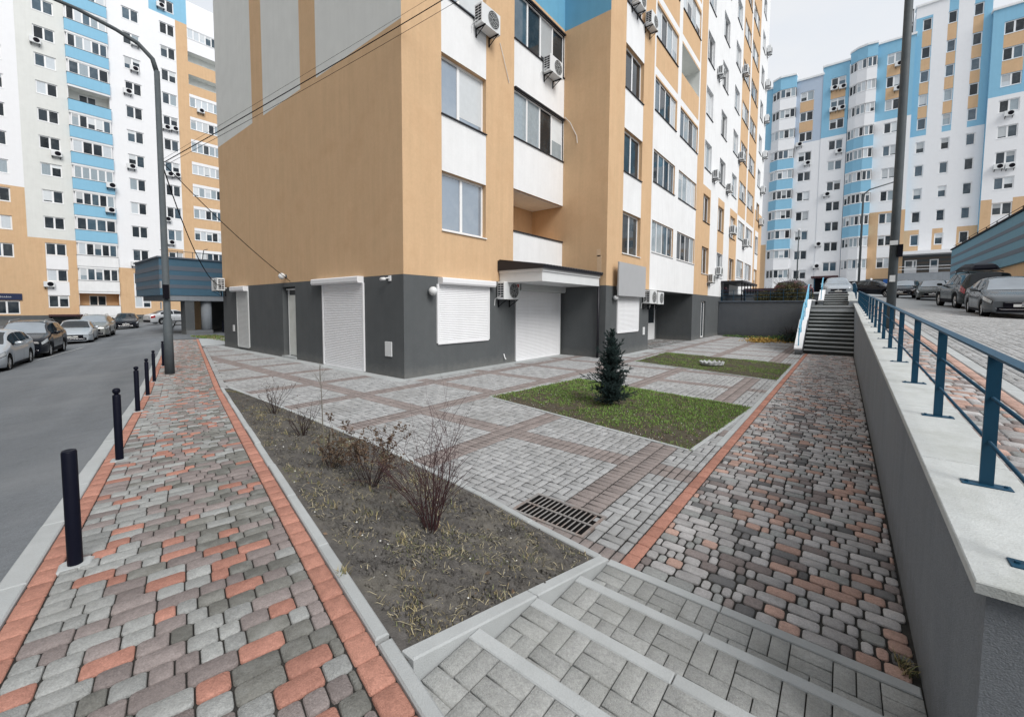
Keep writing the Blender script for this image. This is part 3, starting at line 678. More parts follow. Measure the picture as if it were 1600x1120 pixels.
ywall(MB(), -1.2, -1.0, [(30.9, 2.5), (32.6, 3.15), (33.5, 3.2)], 2.0).obj('wall', M_['gwall2'], Matrix(), sp2)
ywall(MB(), -1.23, -.97, [(30.88, 2.56), (32.6, 3.22), (33.5, 3.26)], 2.505).obj('cap', M_['shutter'], Matrix(), sp2)
for y, z in ((31, 2.6), (32.6, 3.22)): MB().box(-1.12, y - .02, z, -1.08, y + .02, z + .75).obj('railing_post', M_['lblue'], Matrix(), sp2)
MB().tube([(-1.1, 30.9, 3.3), (-1.1, 32.6, 3.97), (-1.1, 33.4, 4.0)], .03, 6).obj('handrail', M_['lblue'], Matrix(), sp2)

# grey end wall of the courtyard
gw = empty('garden_wall', I4(-4.8, 34.1, 0), 'grey rendered wall closing the far end of the courtyard', 'wall')
MB().box(-7.36, 34.0, -.3, -1.62, 34.25, 2.5).obj('wall', M_['gwall2'], Matrix(), gw)
MB().bbox(-7.36, 33.94, 2.5, -1.63, 34.31, 2.57, .01).obj('cap', M_['tealgrey'], Matrix(), gw)
tr = empty('terrace_railing', I4(-4.8, 34.15, 2.57), 'thin dark railing along the top of the grey courtyard wall', 'railing')
for k in range(8): x = -7.2 + k * .78; MB().box(x - .012, 34.13, 2.57, x + .012, 34.16, 3.35).obj('post', M_['galv'], Matrix(), tr)
for z in (2.85, 3.1, 3.35): MB().tube([(-7.3, 34.145, z), (-1.7, 34.145, z)], .011, 6).obj('rail', M_['galv'], Matrix(), tr)
lw = empty('low_wall', I4(-3, 36.3, 2.5), 'low dark grey wall behind the bush on the terrace', 'wall')
MB().box(-7.3, 36.2, 2.3, -1.0, 36.45, 3.05).obj('wall', M_['gwall2'], Matrix(), lw)
MB().bbox(-7.3, 36.15, 3.05, -.98, 36.5, 3.11, .01).obj('cap', M_['tealgrey'], Matrix(), lw)
# ------------------------------------------------------------------ facades and windows
AX = {'+x': ((0, -1, 0), (1, 0, 0)), '-y': ((-1, 0, 0), (0, -1, 0)), '-x': ((0, 1, 0), (-1, 0, 0)), '+y': ((1, 0, 0), (0, 1, 0))}
class Facade:
    """vertical wall in the plane 'c' whose outward normal is 'ax'; u is the world coordinate along it (y for x-facing, x for y-facing)"""
    def __init__(s, parent, ax, c, u0, u1, z0, z1, mats, base=0):
        s.p = parent; s.ax = ax; s.c = c; s.u = (u0, u1); s.z = (z0, z1); s.mats = mats; s.paint = []; s.op = []; s.base = base
        s.sg = 1 if ax[0] == '+' else -1
    def P(s, u, z, d=0.):
        w = s.c + s.sg * d
        return (w, u, z) if s.ax[1] == 'x' else (u, w, z)
    def M(s, u, z, d=0.):
        xl, n = AX[s.ax]; return basis(xl, n, (0, 0, 1), s.P(u, z, d))
    def col(s, u0, u1, z0, z1, m): s.paint.append((u0, u1, z0, z1, m))
    def hole(s, u0, u1, z0, z1, d=.14, back=None, rev=None): s.op.append((u0, u1, z0, z1, d, back, rev))
    def build(s, name='wall'):
        us = sorted({round(q, 4) for q in list(s.u) + [a for r in s.paint + s.op for a in r[:2]] if s.u[0] - 1e-6 <= q <= s.u[1] + 1e-6})
        zz = sorted({round(q, 4) for q in list(s.z) + [a for r in s.paint + s.op for a in r[2:4]] if s.z[0] - 1e-6 <= q <= s.z[1] + 1e-6})
        mb = MB(); idx = {}
        flip = (s.ax in ('+x', '+y')) 
        def face(pts, m, fl=False):
            if fl: pts = pts[::-1]
            mb.add(pts, [(0, 1, 2, 3)], m)
        for a, b in zip(us, us[1:]):
            cu = (a + b) / 2
            pc = [r for r in s.paint if r[0] < cu < r[1]]; oc = [r for r in s.op if r[0] < cu < r[1]]
            for c, d in zip(zz, zz[1:]):
                cz = (c + d) / 2
                if any(r[2] < cz < r[3] for r in oc): continue
                m = s.base
                for r in pc:
                    if r[2] < cz < r[3]: m = r[4]
                face([s.P(a, c), s.P(b, c), s.P(b, d), s.P(a, d)], m)
        for (a, b, c, d, dep, back, rev) in s.op:
            m = rev
            if m is None:
                m = s.base
                for r in s.paint:
                    if r[0] < b + .02 < r[1] and r[2] < (c + d) / 2 < r[3]: m = r[4]
            for q in ([(a, c), (b, c)], [(b, c), (b, d)], [(b, d), (a, d)], [(a, d), (a, c)]):
                face([s.P(*q[0]), s.P(*q[1]), s.P(*q[1], -dep), s.P(*q[0], -dep)], m)
            if back is not None: face([s.P(a, c, -dep), s.P(b, c, -dep), s.P(b, d, -dep), s.P(a, d, -dep)], back)
        return mb.obj(name, [M_[k] if isinstance(k, str) else k for k in s.mats], Matrix(), s.p)

_wm = {}; mbld_ref = [None]
GL = ('glassd', 'glassm', 'glassc', 'glassw', 'glasss')
def window(F, u0, u1, z0, z1, n=2, depth=.14, fw=.06, sill='upvc', glass=(.5, .3, .15, .05, 0), fm='upvc', name='window', lip=.05, rails=None, split=None, sun=None):
    """frame mesh > panes, sill. n panes side by side (or fractions in split)"""
    w, h = abs(u1 - u0), z1 - z0; cuts = split or [i / n for i in range(1, n)]
    key = ('f', round(w, 3), round(h, 3), tuple(cuts), fw, fm)
    b = [0] + list(cuts) + [1]
    if key not in _wm:
        mb = MB(); x0, x1 = -w / 2, w / 2; k = fw
        mb.box(x0, -.05, 0, x0 + k, .0, h).box(x1 - k, -.05, 0, x1, .0, h).box(x0 + k, -.05, 0, x1 - k, .0, k).box(x0 + k, -.05, h - k, x1 - k, .0, h)
        for c in cuts: xc = x0 + w * c; mb.box(xc - k * .75, -.048, k, xc + k * .75, .004, h - k)
        _wm[key] = mb.mesh('window_frame', M_[fm])
    M = F.M((u0 + u1) / 2, z0, -depth + .05); o = obj(name, _wm[key], M, F.p)
    for a, c in zip(b, b[1:]):
        px0 = -w / 2 + w * a + (fw if a == 0 else fw * .75); px1 = -w / 2 + w * c - (fw if c == 1 else fw * .75)
        g_ = random.choices(GL, glass)[0] if not isinstance(glass, str) else glass
        kk = ('p', round(px1 - px0, 3), round(h, 3), fw, g_)
        if kk not in _wm: hw = (px1 - px0) / 2 + .004; _wm[kk] = MB().box(-hw, -.03, fw - .004, hw, -.022, h - fw + .004).mesh('pane', M_[g_])
        pn = None; blind_ = random.random() < .22 and F.p is not mbld_ref[0] and h > 1.3
        if blind_:
            fr = random.choice((.25, .4, .6, .9)); kb_ = ('b', round(px1 - px0, 3), round(h, 3), fr)
            if kb_ not in _wm: _wm[kb_] = MB().box(-(px1 - px0) / 2, -.0215, h - fw - (h - 2 * fw) * fr, (px1 - px0) / 2, -.018, h - fw).mesh('blind', M_['blind'])
            obj('blind', _wm[kb_], M @ I4((px0 + px1) / 2, 0, 0), o)
        pn = obj('pane', _wm[kk], M @ I4((px0 + px1) / 2, 0, 0) @ Matrix.Rotation(random.gauss(0, .004), 4, 'Z'), o)
    if sill:
        kk = ('s', round(w, 3), round(depth, 3), sill, lip)
        if kk not in _wm: _wm[kk] = MB().box(-w / 2 - .02, -.06, -.035, w / 2 + .02, depth - .05 + lip, -.003).mesh('sill', M_[sill])
        obj('sill', _wm[kk], M, o)
    return o

_ac = {}
def ac_parts():
    if _ac: return _ac
    _ac['casing'] = MB().bbox(-.40, .06, 0, .40, .36, .56, .015).mesh('casing', M_['upvcdirty'])
    mb = MB().lathe([(.0, .366), (.225, .366), (.235, .362), (.235, .355)], 24, ax='y', c=(-.09, 0, .28))
    _ac['fan'] = mb.mesh('fan', M_['dark'])
    mb = MB()
    for r_ in (.06, .105, .15, .195, .235): mb.lathe([(r_ - .006, .372), (r_ + .004, .372), (r_ + .004, .368), (r_ - .006, .368)], 24, ax='y', c=(-.09, 0, .28), closed=True)
    for k in range(8):
        a = k * math.pi / 4; mb.tube([(-.09 + .03 * math.cos(a), .373, .28 + .03 * math.sin(a)), (-.09 + .235 * math.cos(a), .373, .28 + .235 * math.sin(a))], .004, 4)
    _ac['grille'] = mb.mesh('grille', M_['shutgrey'])
    mb = MB()
    for sx in (-1, 1):
        for k in range(6):
            for j in range(2): mb.box(sx * .398, .10 + j * .12, .07 + k * .075, sx * .403, .20 + j * .12, .12 + k * .075)
    _ac['louvre'] = mb.mesh('louvre', M_['dark'])
    mb = MB()
    mb.box(-.015, .0, -.03, .015, .38, -.003).box(-.015, 0, -.25, .015, .03, -.03).tube([(0, .03, -.22), (0, .34, -.03)], .012, 4)
    _ac['bracket'] = mb.mesh('bracket', M_['dark'])
    mb = MB().box(-.40, .0, .1, -.41, .08, .14).tube([(.40, .2, .1), (.46, .12, .05), (.47, .03, .0), (.46, .0, -.2)], .012, 6)
    _ac['pipe'] = mb.mesh('pipe', M_['upvcdirty'])
    return _ac
def ac(F, u, z, label, s=1., group='wall air conditioners', full=True, d=0.):
    M = F.M(u, z, d) @ Matrix.Diagonal((s, s, s, 1)); o = empty('air_conditioner', M, label, 'air conditioner', group)
    A = ac_parts()
    for k in (('casing', 'fan', 'grille', 'louvre', 'bracket', 'pipe') if full else ('casing', 'fan', 'bracket')): 
        if k == 'bracket':
            for sx in (-.28, .28): obj(k, A[k], M @ I4(sx, 0, 0), o)
        else: obj(k, A[k], M, o)
    return o
NTH = ['', '', 'nearest to the grey wall', 'just above the porch', 'third', 'fifth', 'sixth', 'ninth', 'fourth from the end', 'third from the end', 'seventh', 'high fourth', 'high eighth', 'topmost at the end', 'second highest at the end', 'third highest at the end', 'fourth highest at the end']
ORD = ['ground', 'first', 'second', 'third', 'fourth', 'fifth', 'sixth', 'seventh', 'eighth', 'ninth', 'tenth', 'eleventh', 'twelfth', 'thirteenth', 'fourteenth']

def shutter(F, u0, u1, z0, z1, box, m='shutter', d=.03, boxm='shutter', hb=.2, thing=None):
    """roller shutter: ribbed curtain > housing, guide rails, bottom bar"""
    w = abs(u1 - u0); M = F.M((u0 + u1) / 2, z0, d); h = z1 - z0; n = max(8, int(h / .055)); mb = MB(); x0, x1 = -w / 2 + .03, w / 2 - .03
    vs, fs = [], []
    for k in range(n):
        for zz_, yy in ((0.02, -.006), (.3, .006), (.7, .006), (.98, -.006)): vs += [(x0, yy, (k + zz_) * h / n), (x1, yy, (k + zz_) * h / n)]
    for i in range(len(vs) // 2 - 1): fs.append((2 * i, 2 * i + 1, 2 * i + 3, 2 * i + 2))
    mb.add(vs, fs); o = mb.obj('roller_shutter', M_[m], M, F.p)
    for sx in (-1, 1): MB().box(sx * w / 2 - .035, -.03, 0, sx * w / 2 + .035, .02, h).obj('guide_rail', M_[m], M, o)
    MB().bbox(-w / 2, -.01, -.04, w / 2, .014, .03, .003).obj('bottom_bar', M_[m], M, o)
    b0, b1 = box
    mb = MB(); a0 = (b0 - (u0 + u1) / 2); a1 = (b1 - (u0 + u1) / 2)
    if F.ax in ('+x', '-y'): a0, a1 = -a1, -a0
    prof = [(0 - d, h), (.16, h), (.19, h + .05), (.19, h + hb - .03), (.16, h + hb), (-d, h + hb)]
    n = len(prof); vs = [(a0, y, z) for y, z in prof] + [(a1, y, z) for y, z in prof]
    mb.add(vs, [tuple(range(n - 1, -1, -1)), tuple(range(n, 2 * n))] + [(i, (i + 1) % n, n + (i + 1) % n, n + i) for i in range(n)])
    mb.obj('housing', M_[boxm], M, o)
    return o

# ------------------------------------------------------------------ main building
TOPZ = 38.
mbld = empty('apartment_building', I4(-9.44, 7, 0), 'tall tan and white apartment block with dark grey ground floor, in the middle', 'building')
MT = ['tan', 'white', 'greywhite', 'blue', 'plinth', 'dark', 'sill']
SH = 3.385
# end wall facing the street
FL = Facade(mbld, '-y', 7.0, -23.9, -9.44, 0, TOPZ, MT)
FL.col(-23.9, -9.44, 9.62, TOPZ, 2)
for a, b in ((-19.6, -18.47), (-15.24, -14.09)): FL.col(a, b, 9.62, TOPZ, 0)
FL.col(-23.9, -9.44, 0, 2.9, 4)
FL.hole(-17.13, -16.03, .05, 2.74, .22, 4, 4)
FL.build()
shutter(FL, -13.88, -11.41, .02, 2.72, (-14.34, -11.41))
shutter(FL, -21.94, -20.62, .15, 2.66, (-22.3, -20.62), 'shutgrey', hb=.22)
dr = MB().bbox(-.5, -.2, 0, .36, -.16, 2.33, .01).obj('door', M_['doorw'], FL.M(-16.6, .1, 0), mbld)
MB().box(-.44, -.165, 1.05, -.40, -.11, 1.2).obj('handle', M_['dark'], FL.M(-16.6, .1, 0), dr)
MB().box(-.56, -.2, 0, -.50, -.14, 2.62).box(-.5, -.2, 2.56, .55, -.14, 2.62).box(.36, -.2, 0, .40, -.15, 2.62).obj('door_frame', M_['upvcdirty'], FL.M(-16.6, .06, 0), mbld)
MB().box(-.6, -.22, -.02, .6, .06, .05).obj('door_step', M_['concrete'], FL.M(-16.6, .02, 0), mbld)
MB().bbox(-.16, 0, 0, .16, .03, .42, .005).obj('hatch', M_['upvcdirty'], FL.M(-10.15, .58, 0), mbld)
MB().bbox(-.10, 0, 0, .10, .03, .30, .005).obj('hatch', M_['upvcdirty'], FL.M(-22.52, .8, 0), mbld)
def globe(F, u, z, label, r_=.13):
    o = empty('wall_lamp', F.M(u, z, 0), label, 'lamp', 'round wall lamps')
    MB().lathe([(.0, 0), (.07, 0), (.07, .04), (.0, .05)], 12, ax='y').obj('base', M_['grey'], W[o], o, True)
    MB().lathe([(r_ * math.sin(a), .04 + r_ - r_ * math.cos(a)) for a in np.linspace(.35, math.pi, 9)], 16, ax='y').obj('globe', M_['upvcdirty'], W[o], o, True)
globe(FL, -16.75, 3.14, 'round white wall lamp above the narrow white door', .12)
sc = empty('security_camera', FL.M(-10.05, 2.78, 0), 'small white security camera near the building corner', 'camera')
MB().box(-.05, 0, -.05, .05, .03, .1).obj('mount', M_['upvc'], W[sc], sc)
MB().tube([(0, .03, .04), (.06, .12, .02), (.10, .14, .0)], .018, 6).obj('arm', M_['upvc'], W[sc], sc)
MB().lathe([(0, 0), (.045, 0), (.045, .18), (.0, .18)], 12, ax='x', c=(.04, .16, .0)).obj('housing', M_['upvc'], W[sc], sc, True)

# long side: first part with window column and loggia
FR = Facade(mbld, '+x', -9.44, 7.0, 15.13, 0, TOPZ, MT)
FR.col(8.4, 10.33, 6.02, TOPZ, 1)
FR.col(11.8, 15.13, 3.2, 13.15, 1); FR.col(11.8, 15.13, 13.15, 13.4, 0); FR.col(11.8, 15.13, 13.4, TOPZ, 3)
FR.col(7, 15.13, 0, 2.9, 4)
for k in range(9):
    z = 4.3 + SH * k
    if z + 1.72 < TOPZ:
        FR.hole(8.4, 10.33, z, z + 1.74, .2, None, 0 if k < 9 else None)
        window(FR, 8.4, 10.33, z, z + 1.74, 2, .2, .07, 'upvc' if k == 0 else 'sill', (0, 0, 0, 0, 1) if k < 3 else (.3, .3, .2, 0, .2), split=[.58] if k else [.52])
FR.hole(11.8, 15.13, 4.75, 6.28, 1.6, 0, 0)
for k in range(1, 9):
    z = 8.1 + SH * (k - 1)
    FR.hole(11.8, 15.1, z, z + 1.65, .1, None, 5); window(FR, 11.8, 15.1, z, z + 1.65, 4, .1, .055, 'sill', (.55, .25, .2, 0, 0) if k > 1 else (.4, 0, .5, .1, 0))
    MB().box(-1.66, 0, 0, 1.66, .09, .05).obj('drip_rail', M_['sill'], FR.M(13.45, z + 1.66, 0), mbld)
FR.build()
# open loggia: inner window, parapet cap
Fi = Facade(mbld, '+x', -11.02, 11.8, 15.13, 4, 7, MT); window(Fi, 12.0, 13.3, 4.75, 6.2, 2, .06, .06, None, (1, 0, 0, 0, 0))
MB().box(-1.67, -.12, 0, 1.66, .05, .04).obj('parapet_cap', M_['sill'], FR.M(13.45, 4.75, 0), mbld)
MB().box(-1.64, -1.57, 0, 1.64, -.10, .02).obj('loggia_ceiling', M_['white'], FR.M(13.46, 6.25, 0), mbld)
shutter(FR, 8.2, 10.45, .92, 2.68, (8.23, 10.63))
shutter(FR, 11.97, 14.95, .03, 2.62, (12.03, 15.1), 'shutter', hb=.26, boxm='shutgrey')
globe(FR, 7.9, 2.46, 'round white wall lamp at the building corner')
ac(FR, 11.28, 2.28, 'white air conditioner with a red badge just left of the entrance canopy', 1.08)
MB().box(-.34, .362, .40, -.24, .37, .50).obj('badge', M_['red'], FR.M(11.28, 2.28) @ Matrix.Diagonal((1.08, 1.08, 1.08, 1)), bpy.data.objects[[o.name for o in COL.objects if o.name.startswith('air_conditioner')][-1]])
ac(FR, 10.15, 10.78, 'white air conditioner above the second window from the corner', 1.1)
ac(FR, 13.95, 11.0, 'white air conditioner under the dark four pane loggia window', 1.1)
MB().tube([(0, .0, .12), (.02, .06, .0), (.0, .10, -.07)], .02, 6).obj('drain_spout', M_['upvc'], FR.M(11.3, .22, 0), mbld)

# side of the projecting bay
FS = Facade(mbld, '-y', 15.13, -9.44, -7.38, 0, TOPZ, MT)
FS.col(-9.44, -7.38, 13.35, TOPZ, 3); FS.col(-9.44, -7.38, 0, 2.9, 4); FS.build()
for (x, z, h) in ((-7.72, 3.35, .75), (-7.75, 4.05, .30)): MB().box(-.05 - .1 * random.random(), -.002, 0, .07, .004, h).obj('plaster_patch', M_['greywhite'] if False else mat('patched_plaster', (.66, .49, .33), .95, .15, 12, .5, 90), FS.M(x, z, 0), mbld)
MB().tube([(0, .10, 0), (0, .10, 3.1)], .05, 10).obj('downpipe', M_['roofd'], FS.M(-7.66, 0, 0), mbld, True)

# front of the bay and everything beyond it
FB = Facade(mbld, '+x', -7.38, 15.13, 52.6, 0, TOPZ, MT)
FB.col(19.75, 27.25, 2.9, 11.4, 1)
FB.col(30.75, 52.6, 2.9, TOPZ, 1); FB.col(28.75, 30.75, 10.0, TOPZ, 1)
FB.col(23.2, 23.75, 2.9, TOPZ, 1); FB.col(19.75, 19.92, 11.4, TOPZ, 1); FB.col(27.2, 27.42, 11.4, TOPZ, 1)
for k in range(2, 9): FB.col(19.75, 27.25, 9.65 + SH * (k - 1), 9.65 + SH * (k - 1) + .35, 1)
FB.col(32.85, 34.85, 6.1, 10.0, 0); FB.col(36.8, 39.6, 4.2, 10.0, 0)
FB.col(39.7, 47.6, 10.0, TOPZ, 0); FB.col(43.05, 43.65, 2.9, TOPZ, 1)
FB.col(47.9, 52.6, 2.9, 12.0, 0); FB.col(51.5, 52.6, 12., TOPZ, 1)
FB.col(16.55, 18.5, 6.08, TOPZ, 1); FB.col(48.75, 50.6, 6.1, 10., 1)
FB.col(15.13, 52.6, 0, 2.9, 4)
cols = [(16.55, 18.5, 0), (28.9, 30.6, 0), (32.95, 34.75, 0), (37.05, 38.9, 0), (48.85, 50.55, 0)]
for ci, (a, b, _) in enumerate(cols):
    for k in range(9):
        z = 4.32 + SH * k
        if ci == 2 and k == 0: pass
        FB.hole(a, b, z, z + 1.76, .2)
        window(FB, a, b, z, z + 1.76, 2, .2, .07, 'upvc' if k == 0 else 'sill', (.55, .2, .2, .05, 0) if ci else (.8, .2, 0, 0, 0))
for (a, b) in ((19.92, 23.1), (23.75, 27.2), (40.1, 43.0), (43.7, 47.0)):
    for k in range(9):
        z = 4.74 + 3.34 * k
        if k == 3 and a == 23.75:
            FB.hole(a, b, z, z + 1.55, 1.4, 2, 2); continue
        FB.hole(a, b, z, z + 1.53, .12, None, 0)
        window(FB, a, b, z, z + 1.53, 4, .12, .055, 'upvc' if k == 0 else 'sill', (.35, .2, .25, .2, 0))
FB.hole(19.75, 27.1, .0, 2.9, 2.2, 4, 4)
FB.hole(29.2, 30.3, .05, 2.5, .2, 5, 4)
FB.build()
MB().box(-3.66, -2.19, 0, 3.66, -.004, .02).obj('recess_ceiling', M_['plinth'], FB.M(23.42, 2.87, 0), mbld)
window(FB, 29.2, 30.3, .06, 2.5, 2, .16, .08, None, (.3, .3, .2, .2, 0), name='door', split=[.6])
# glazed door inside the recess, facing the street side
Fd = Facade(mbld, '+x', -9.56, 25, 27, 0, 3, MT); dd = window(Fd, 25.3, 26.6, .02, 2.5, 1, .0, .13, None, 'glassd', name='door')
MB().box(-.55, -.03, .08, .55, .01, 1.05).obj('door_panel', M_['upvc'], W[dd], dd)
shutter(FB, 16.18, 18.42, .98, 2.75, (16.1, 18.5))
bo = tag(MB().box(-1.43, .24, 0, 1.43, .30, 1.36).obj('sign_board', M_['board'], FB.M(17.08, 2.5, 0)), 'blank grey sign board above the small shutter beside the canopy', 'sign')
globe(FB, 15.75, 2.42, 'small dark wall lamp under the blank sign board', .1)
ac(FB, 19.3, 2.22, 'white air conditioner beside the glazed door under the white bay', 1.1)
ac(FB, 20.35, 2.2, 'boxy white air conditioner at the edge of the dark recess', 1.05)
MB().bbox(-.12, 0, 0, .12, .03, .36, .005).obj('hatch', M_['upvcdirty'], FB.M(19.15, .75, 0), mbld)
for i, (u, z) in enumerate(((17.3, 14.5), (18.75, 14.4), (30.84, 3.78), (33.01, 4.45), (31.26, 10.85), (35.43, 10.9), (37.1, 7.95), (42.6, 7.62), (51.1, 14.2), (50.74, 10.8), (39.5, 14.35), (31.69, 17.85), (39.9, 21.45), (51.6, 28.6), (51.6, 25.2), (51.8, 21.7), (51.6, 17.95))):
    fl = int((z - .5) / SH)
    ac(FB, u, z, 'white air conditioner high on the bay, left of a pair' if i == 0 else 'white air conditioner high on the bay, right of a pair' if i == 1 else f'white air conditioner {NTH[i]} along the long facade, {ORD[fl]} floor', 1.0 if u < 36 else 1.15, full=u < 45)
# parapet on roof and back volume
MB().box(-23.9, 7.02, TOPZ - .05, -9.46, 52.6, TOPZ + .6).box(-9.46, 15.15, TOPZ - .05, -7.4, 52.6, TOPZ + .6).obj('roof', M_['greywhite'], Matrix(), mbld)
MB().box(-23.9, 7.05, -.2, -23.85, 52.5, TOPZ).box(-23.8, 52.5, -.2, -7.42, 52.55, TOPZ).obj('wall', M_['white'], Matrix(), mbld)
# canopy over the shuttered entrance
cn = empty('entrance_canopy', I4(-8.5, 13, 3), 'white boxed entrance canopy with a black tiled roof', 'canopy')
MB().box(-9.42, 11.03, 2.86, -7.62, 15.0, 3.18).obj('box', M_['upvcdirty'], Matrix(), cn)
MB().box(-9.42, 11.0, 3.18, -7.58, 15.02, 3.27).obj('fascia', M_['upvc'], Matrix(), cn)
mb = MB().add([(-9.43, 10.93, 3.27), (-7.5, 10.93, 3.27), (-7.5, 15.06, 3.27), (-9.43, 15.06, 3.27), (-9.43, 10.93, 3.62), (-7.5, 10.93, 3.36), (-7.5, 15.06, 3.36), (-9.43, 15.06, 3.62)], [(3, 2, 1, 0), (4, 5, 6, 7), (0, 1, 5, 4), (1, 2, 6, 5), (2, 3, 7, 6), (3, 0, 4, 7)])
mb.obj('roof', M_['roofd'], Matrix(), cn)
tl = MB().tube([(-9.40, 0, 3.625), (-7.47, 0, 3.365)], .035, 6).mesh('roof_tile', M_['roofd'], True)
for k in range(23): obj('roof_tile', tl, I4(0, 11.0 + k * .183, 0), cn)
# loose facade cables
for i, (F, pts, lab) in enumerate(((FR, [(11.0, 10.9), (11.15, 10.5), (11.5, 9.8)], 'thin pale cable hanging on the tan strip left of the loggia'), (FS, [(-9.38, 9.9), (-9.1, 9.6), (-8.8, 9.0), (-8.75, 8.7)], 'thin pale cable hanging on the shaded side of the bay'))):
    tag(MB().tube([F.P(u, z, .02 + .03 * (k % 2)) for k, (u, z) in enumerate(pts)], .012, 5).obj('loose_cable', M_['upvcdirty'], Matrix()), lab, 'cable')
# ------------------------------------------------------------------ building across the street (left)
lb = empty('apartment_building', I4(-76, 8, -.5), 'white and tan high-rise with light blue balconies across the street on the left', 'building')
LT = ['white2', 'tan', 'greywhite', 'skyblue', 'plinth', 'dark']
LZ = 46.
FA = Facade(lb, '+x', -76, -12, 32, -1.2, LZ, LT)
SL = 3.19
FA.col(2.6, 6.57, 10.07, LZ, 2)
FA.col(-12, 2.6, -1.2, 15.8, 1); FA.col(2.6, 6.6, -1.2, 10.07, 1)
FA.col(10.4, 14.9, -1.2, 7.05, 1); FA.col(17.55, 32, -1.2, LZ, 1); FA.col(14.7, 18.9, 42.6, LZ, 3); FA.col(14.95, 17.5, -1.2, 10.2, 1)
FA.col(18.9, 32, 38.9, LZ, 0)
FA.col(-12, 32, -1.2, .72, 4)
gw_ = (.55, .25, .15, .05, 0)
for k in range(14):                                      # plain window columns
    for ci, (a, b, zb, h) in enumerate(((-.25, 1.5, 7.53 - 2 * SL, 1.6), (3.95, 5.72, 1.68, 1.5), (11.88, 13.6, 1.67, 1.58), (15.75, 17.45, 1.75, 1.58))):
        z = zb + SL * k
        if z + h > LZ - .2 or z < 1 or ci == 0 and k < 2: continue
        if ci == 3 and k < 2: continue
        if ci == 1 and 0 < k <= 2: FA.col(3.95, 5.8, z - SL + h, z, 0)
        if ci == 2 and k == 1: FA.col(11.88, 13.6, z - SL + h, z, 0)
        FA.hole(a, b, z, z + h, .14); window(FA, a, b, z, z + h, 2, .14, .11, 'upvc', gw_, lip=.03)
FA.hole(-.3, 1.7, .9, 2.45, .1); window(FA, -.3, 1.7, .9, 2.45, 2, .1, .1, None, (1, 0, 0, 0, 0))
for k in range(14):                                      # balcony stack
    top = 1.93 + SL * k; m = 'white' if k < 3 else 'skyblue'
    if top > LZ - 1: continue
    bl = MB().bbox(-1.92, -.02, -1.36, 1.92, .35, 0, .01).obj('balcony', M_[m], FA.M(8.47, top, 0), lb)
    MB().box(-1.9, -.02, -1.62, 1.9, .30, -1.37).obj('lip', M_['white'], FA.M(8.47, top, 0), bl)
    MB().box(-1.95, -.01, 0, 1.95, .38, .035).obj('coping', M_['sill'], FA.M(8.47, top, 0), bl)
    z0, z1 = top, top + SL - 1.62
    if k in (0, 8): FA.hole(6.62, 10.32, z0, z1, 1.2, 1 if k == 0 else 2, 1 if k == 0 else 2)
    else: window(Facade(lb, '+x', -75.75, 6, 11, 0, 1, LT), 6.7, 10.3, z0 + .03, z1, 5 if k % 3 else 4, .05, .10, None, (.42, .22, .22, .14, 0))
    if k in (0, 8):
        Fq = Facade(lb, '+x', -77.15, 6, 11, 0, 1, LT); window(Fq, 7.6, 9.2, z0, z1 - .25, 2, .06, .08, None, (1, 0, 0, 0, 0))
for k in range(4, 14):                                   # right hand loggias
    z = 15.0 + 3.23 * (k - 4)
    if z > LZ - 2: continue
    if k in (10, 11) : FA.hole(18.9, 31, z - .1, z + 1.35, 1.2, 2, 2); continue
    FA.hole(18.9, 22.6, z, z + 1.4, .1, None, 0); window(FA, 18.9, 22.6, z, z + 1.4, 5, .1, .09, 'upvc', (.2, .25, .35, .2, 0))
    FA.hole(23.2, 27, z, z + 1.4, .1, None, 0); window(FA, 23.2, 27, z, z + 1.4, 5, .1, .09, 'upvc', (.2, .25, .35, .2, 0))
    FA.col(18.9, 31, z + 1.4, z + 1.8, 0)
for k in (2, 3):
    z = 15.0 + 3.23 * (k - 4); FA.hole(18.9, 22.6, z, z + 1.4, .1, None, 0); window(FA, 18.9, 22.6, z, z + 1.4, 5, .1, .09, 'upvc', (.2, .25, .35, .2, 0)); FA.col(18.9, 31, z + 1.4, z + 1.8, 0)
FA.build()
MB().box(-90, -11.98, -1.2, -77.4, 31.98, LZ).obj('core', M_['white'], Matrix(), lb)
sg = tag(MB().bbox(-1.5, .0, 0, 1.5, .12, .75, .01).obj('shop_sign', M_['signb'], FA.M(.4, 2.55, 0)), 'dark navy shop sign with white script on the tan ground floor', 'sign')
mb = MB()
for i in range(9): x = .55 - i * .14; mb.tube([(x, .125, .26), (x - .03, .125, .44 + .05 * (i % 3 == 0)), (x - .07, .125, .28), (x - .12, .125, .34)], .018, 4)
mb.obj('lettering', M_['ink'], W[sg], sg)
mr = empty('entrance_roof', FA.M(5.2, .6, 0), 'maroon metal roof over the basement entrance behind the parked cars', 'canopy')
MB().box(-1.5, 0, 0, 1.3, 1.6, .22).obj('roof', M_['maroon'], W[mr], mr); MB().box(-1.4, 1.3, -1.6, -1.3, 1.4, 0).box(1.1, 1.3, -1.6, 1.2, 1.4, 0).obj('post', M_['dark'], W[mr], mr)
for i, (u, z) in enumerate(((4.11, 32.85), (5.32, 20.1), (4.08, 4.2), (13.1, 36.85), (12.9, 33.45), (12.12, 30.2), (15.96, 43.3), (16.05, 26.85), (16.97, 26.95), (12.14, 20.4), (16.17, 20.4), (17.01, 20.5), (15.7, 14.0), (16.01, 10.75), (12.09, 7.35), (13.22, 4.05))):
    c = 'left of the balconies' if u < 8 else 'right of the balconies' if u < 14.5 else 'beside the tan strip'
    ac(FA, u, z, f'white air conditioner across the street, {c}, {ORD[min(14, int(z / SL))]} floor' + (', left twin' if u in (16.05, 16.17) else ', right twin' if u in (16.97, 17.01) else ''), 1.15, full=False)
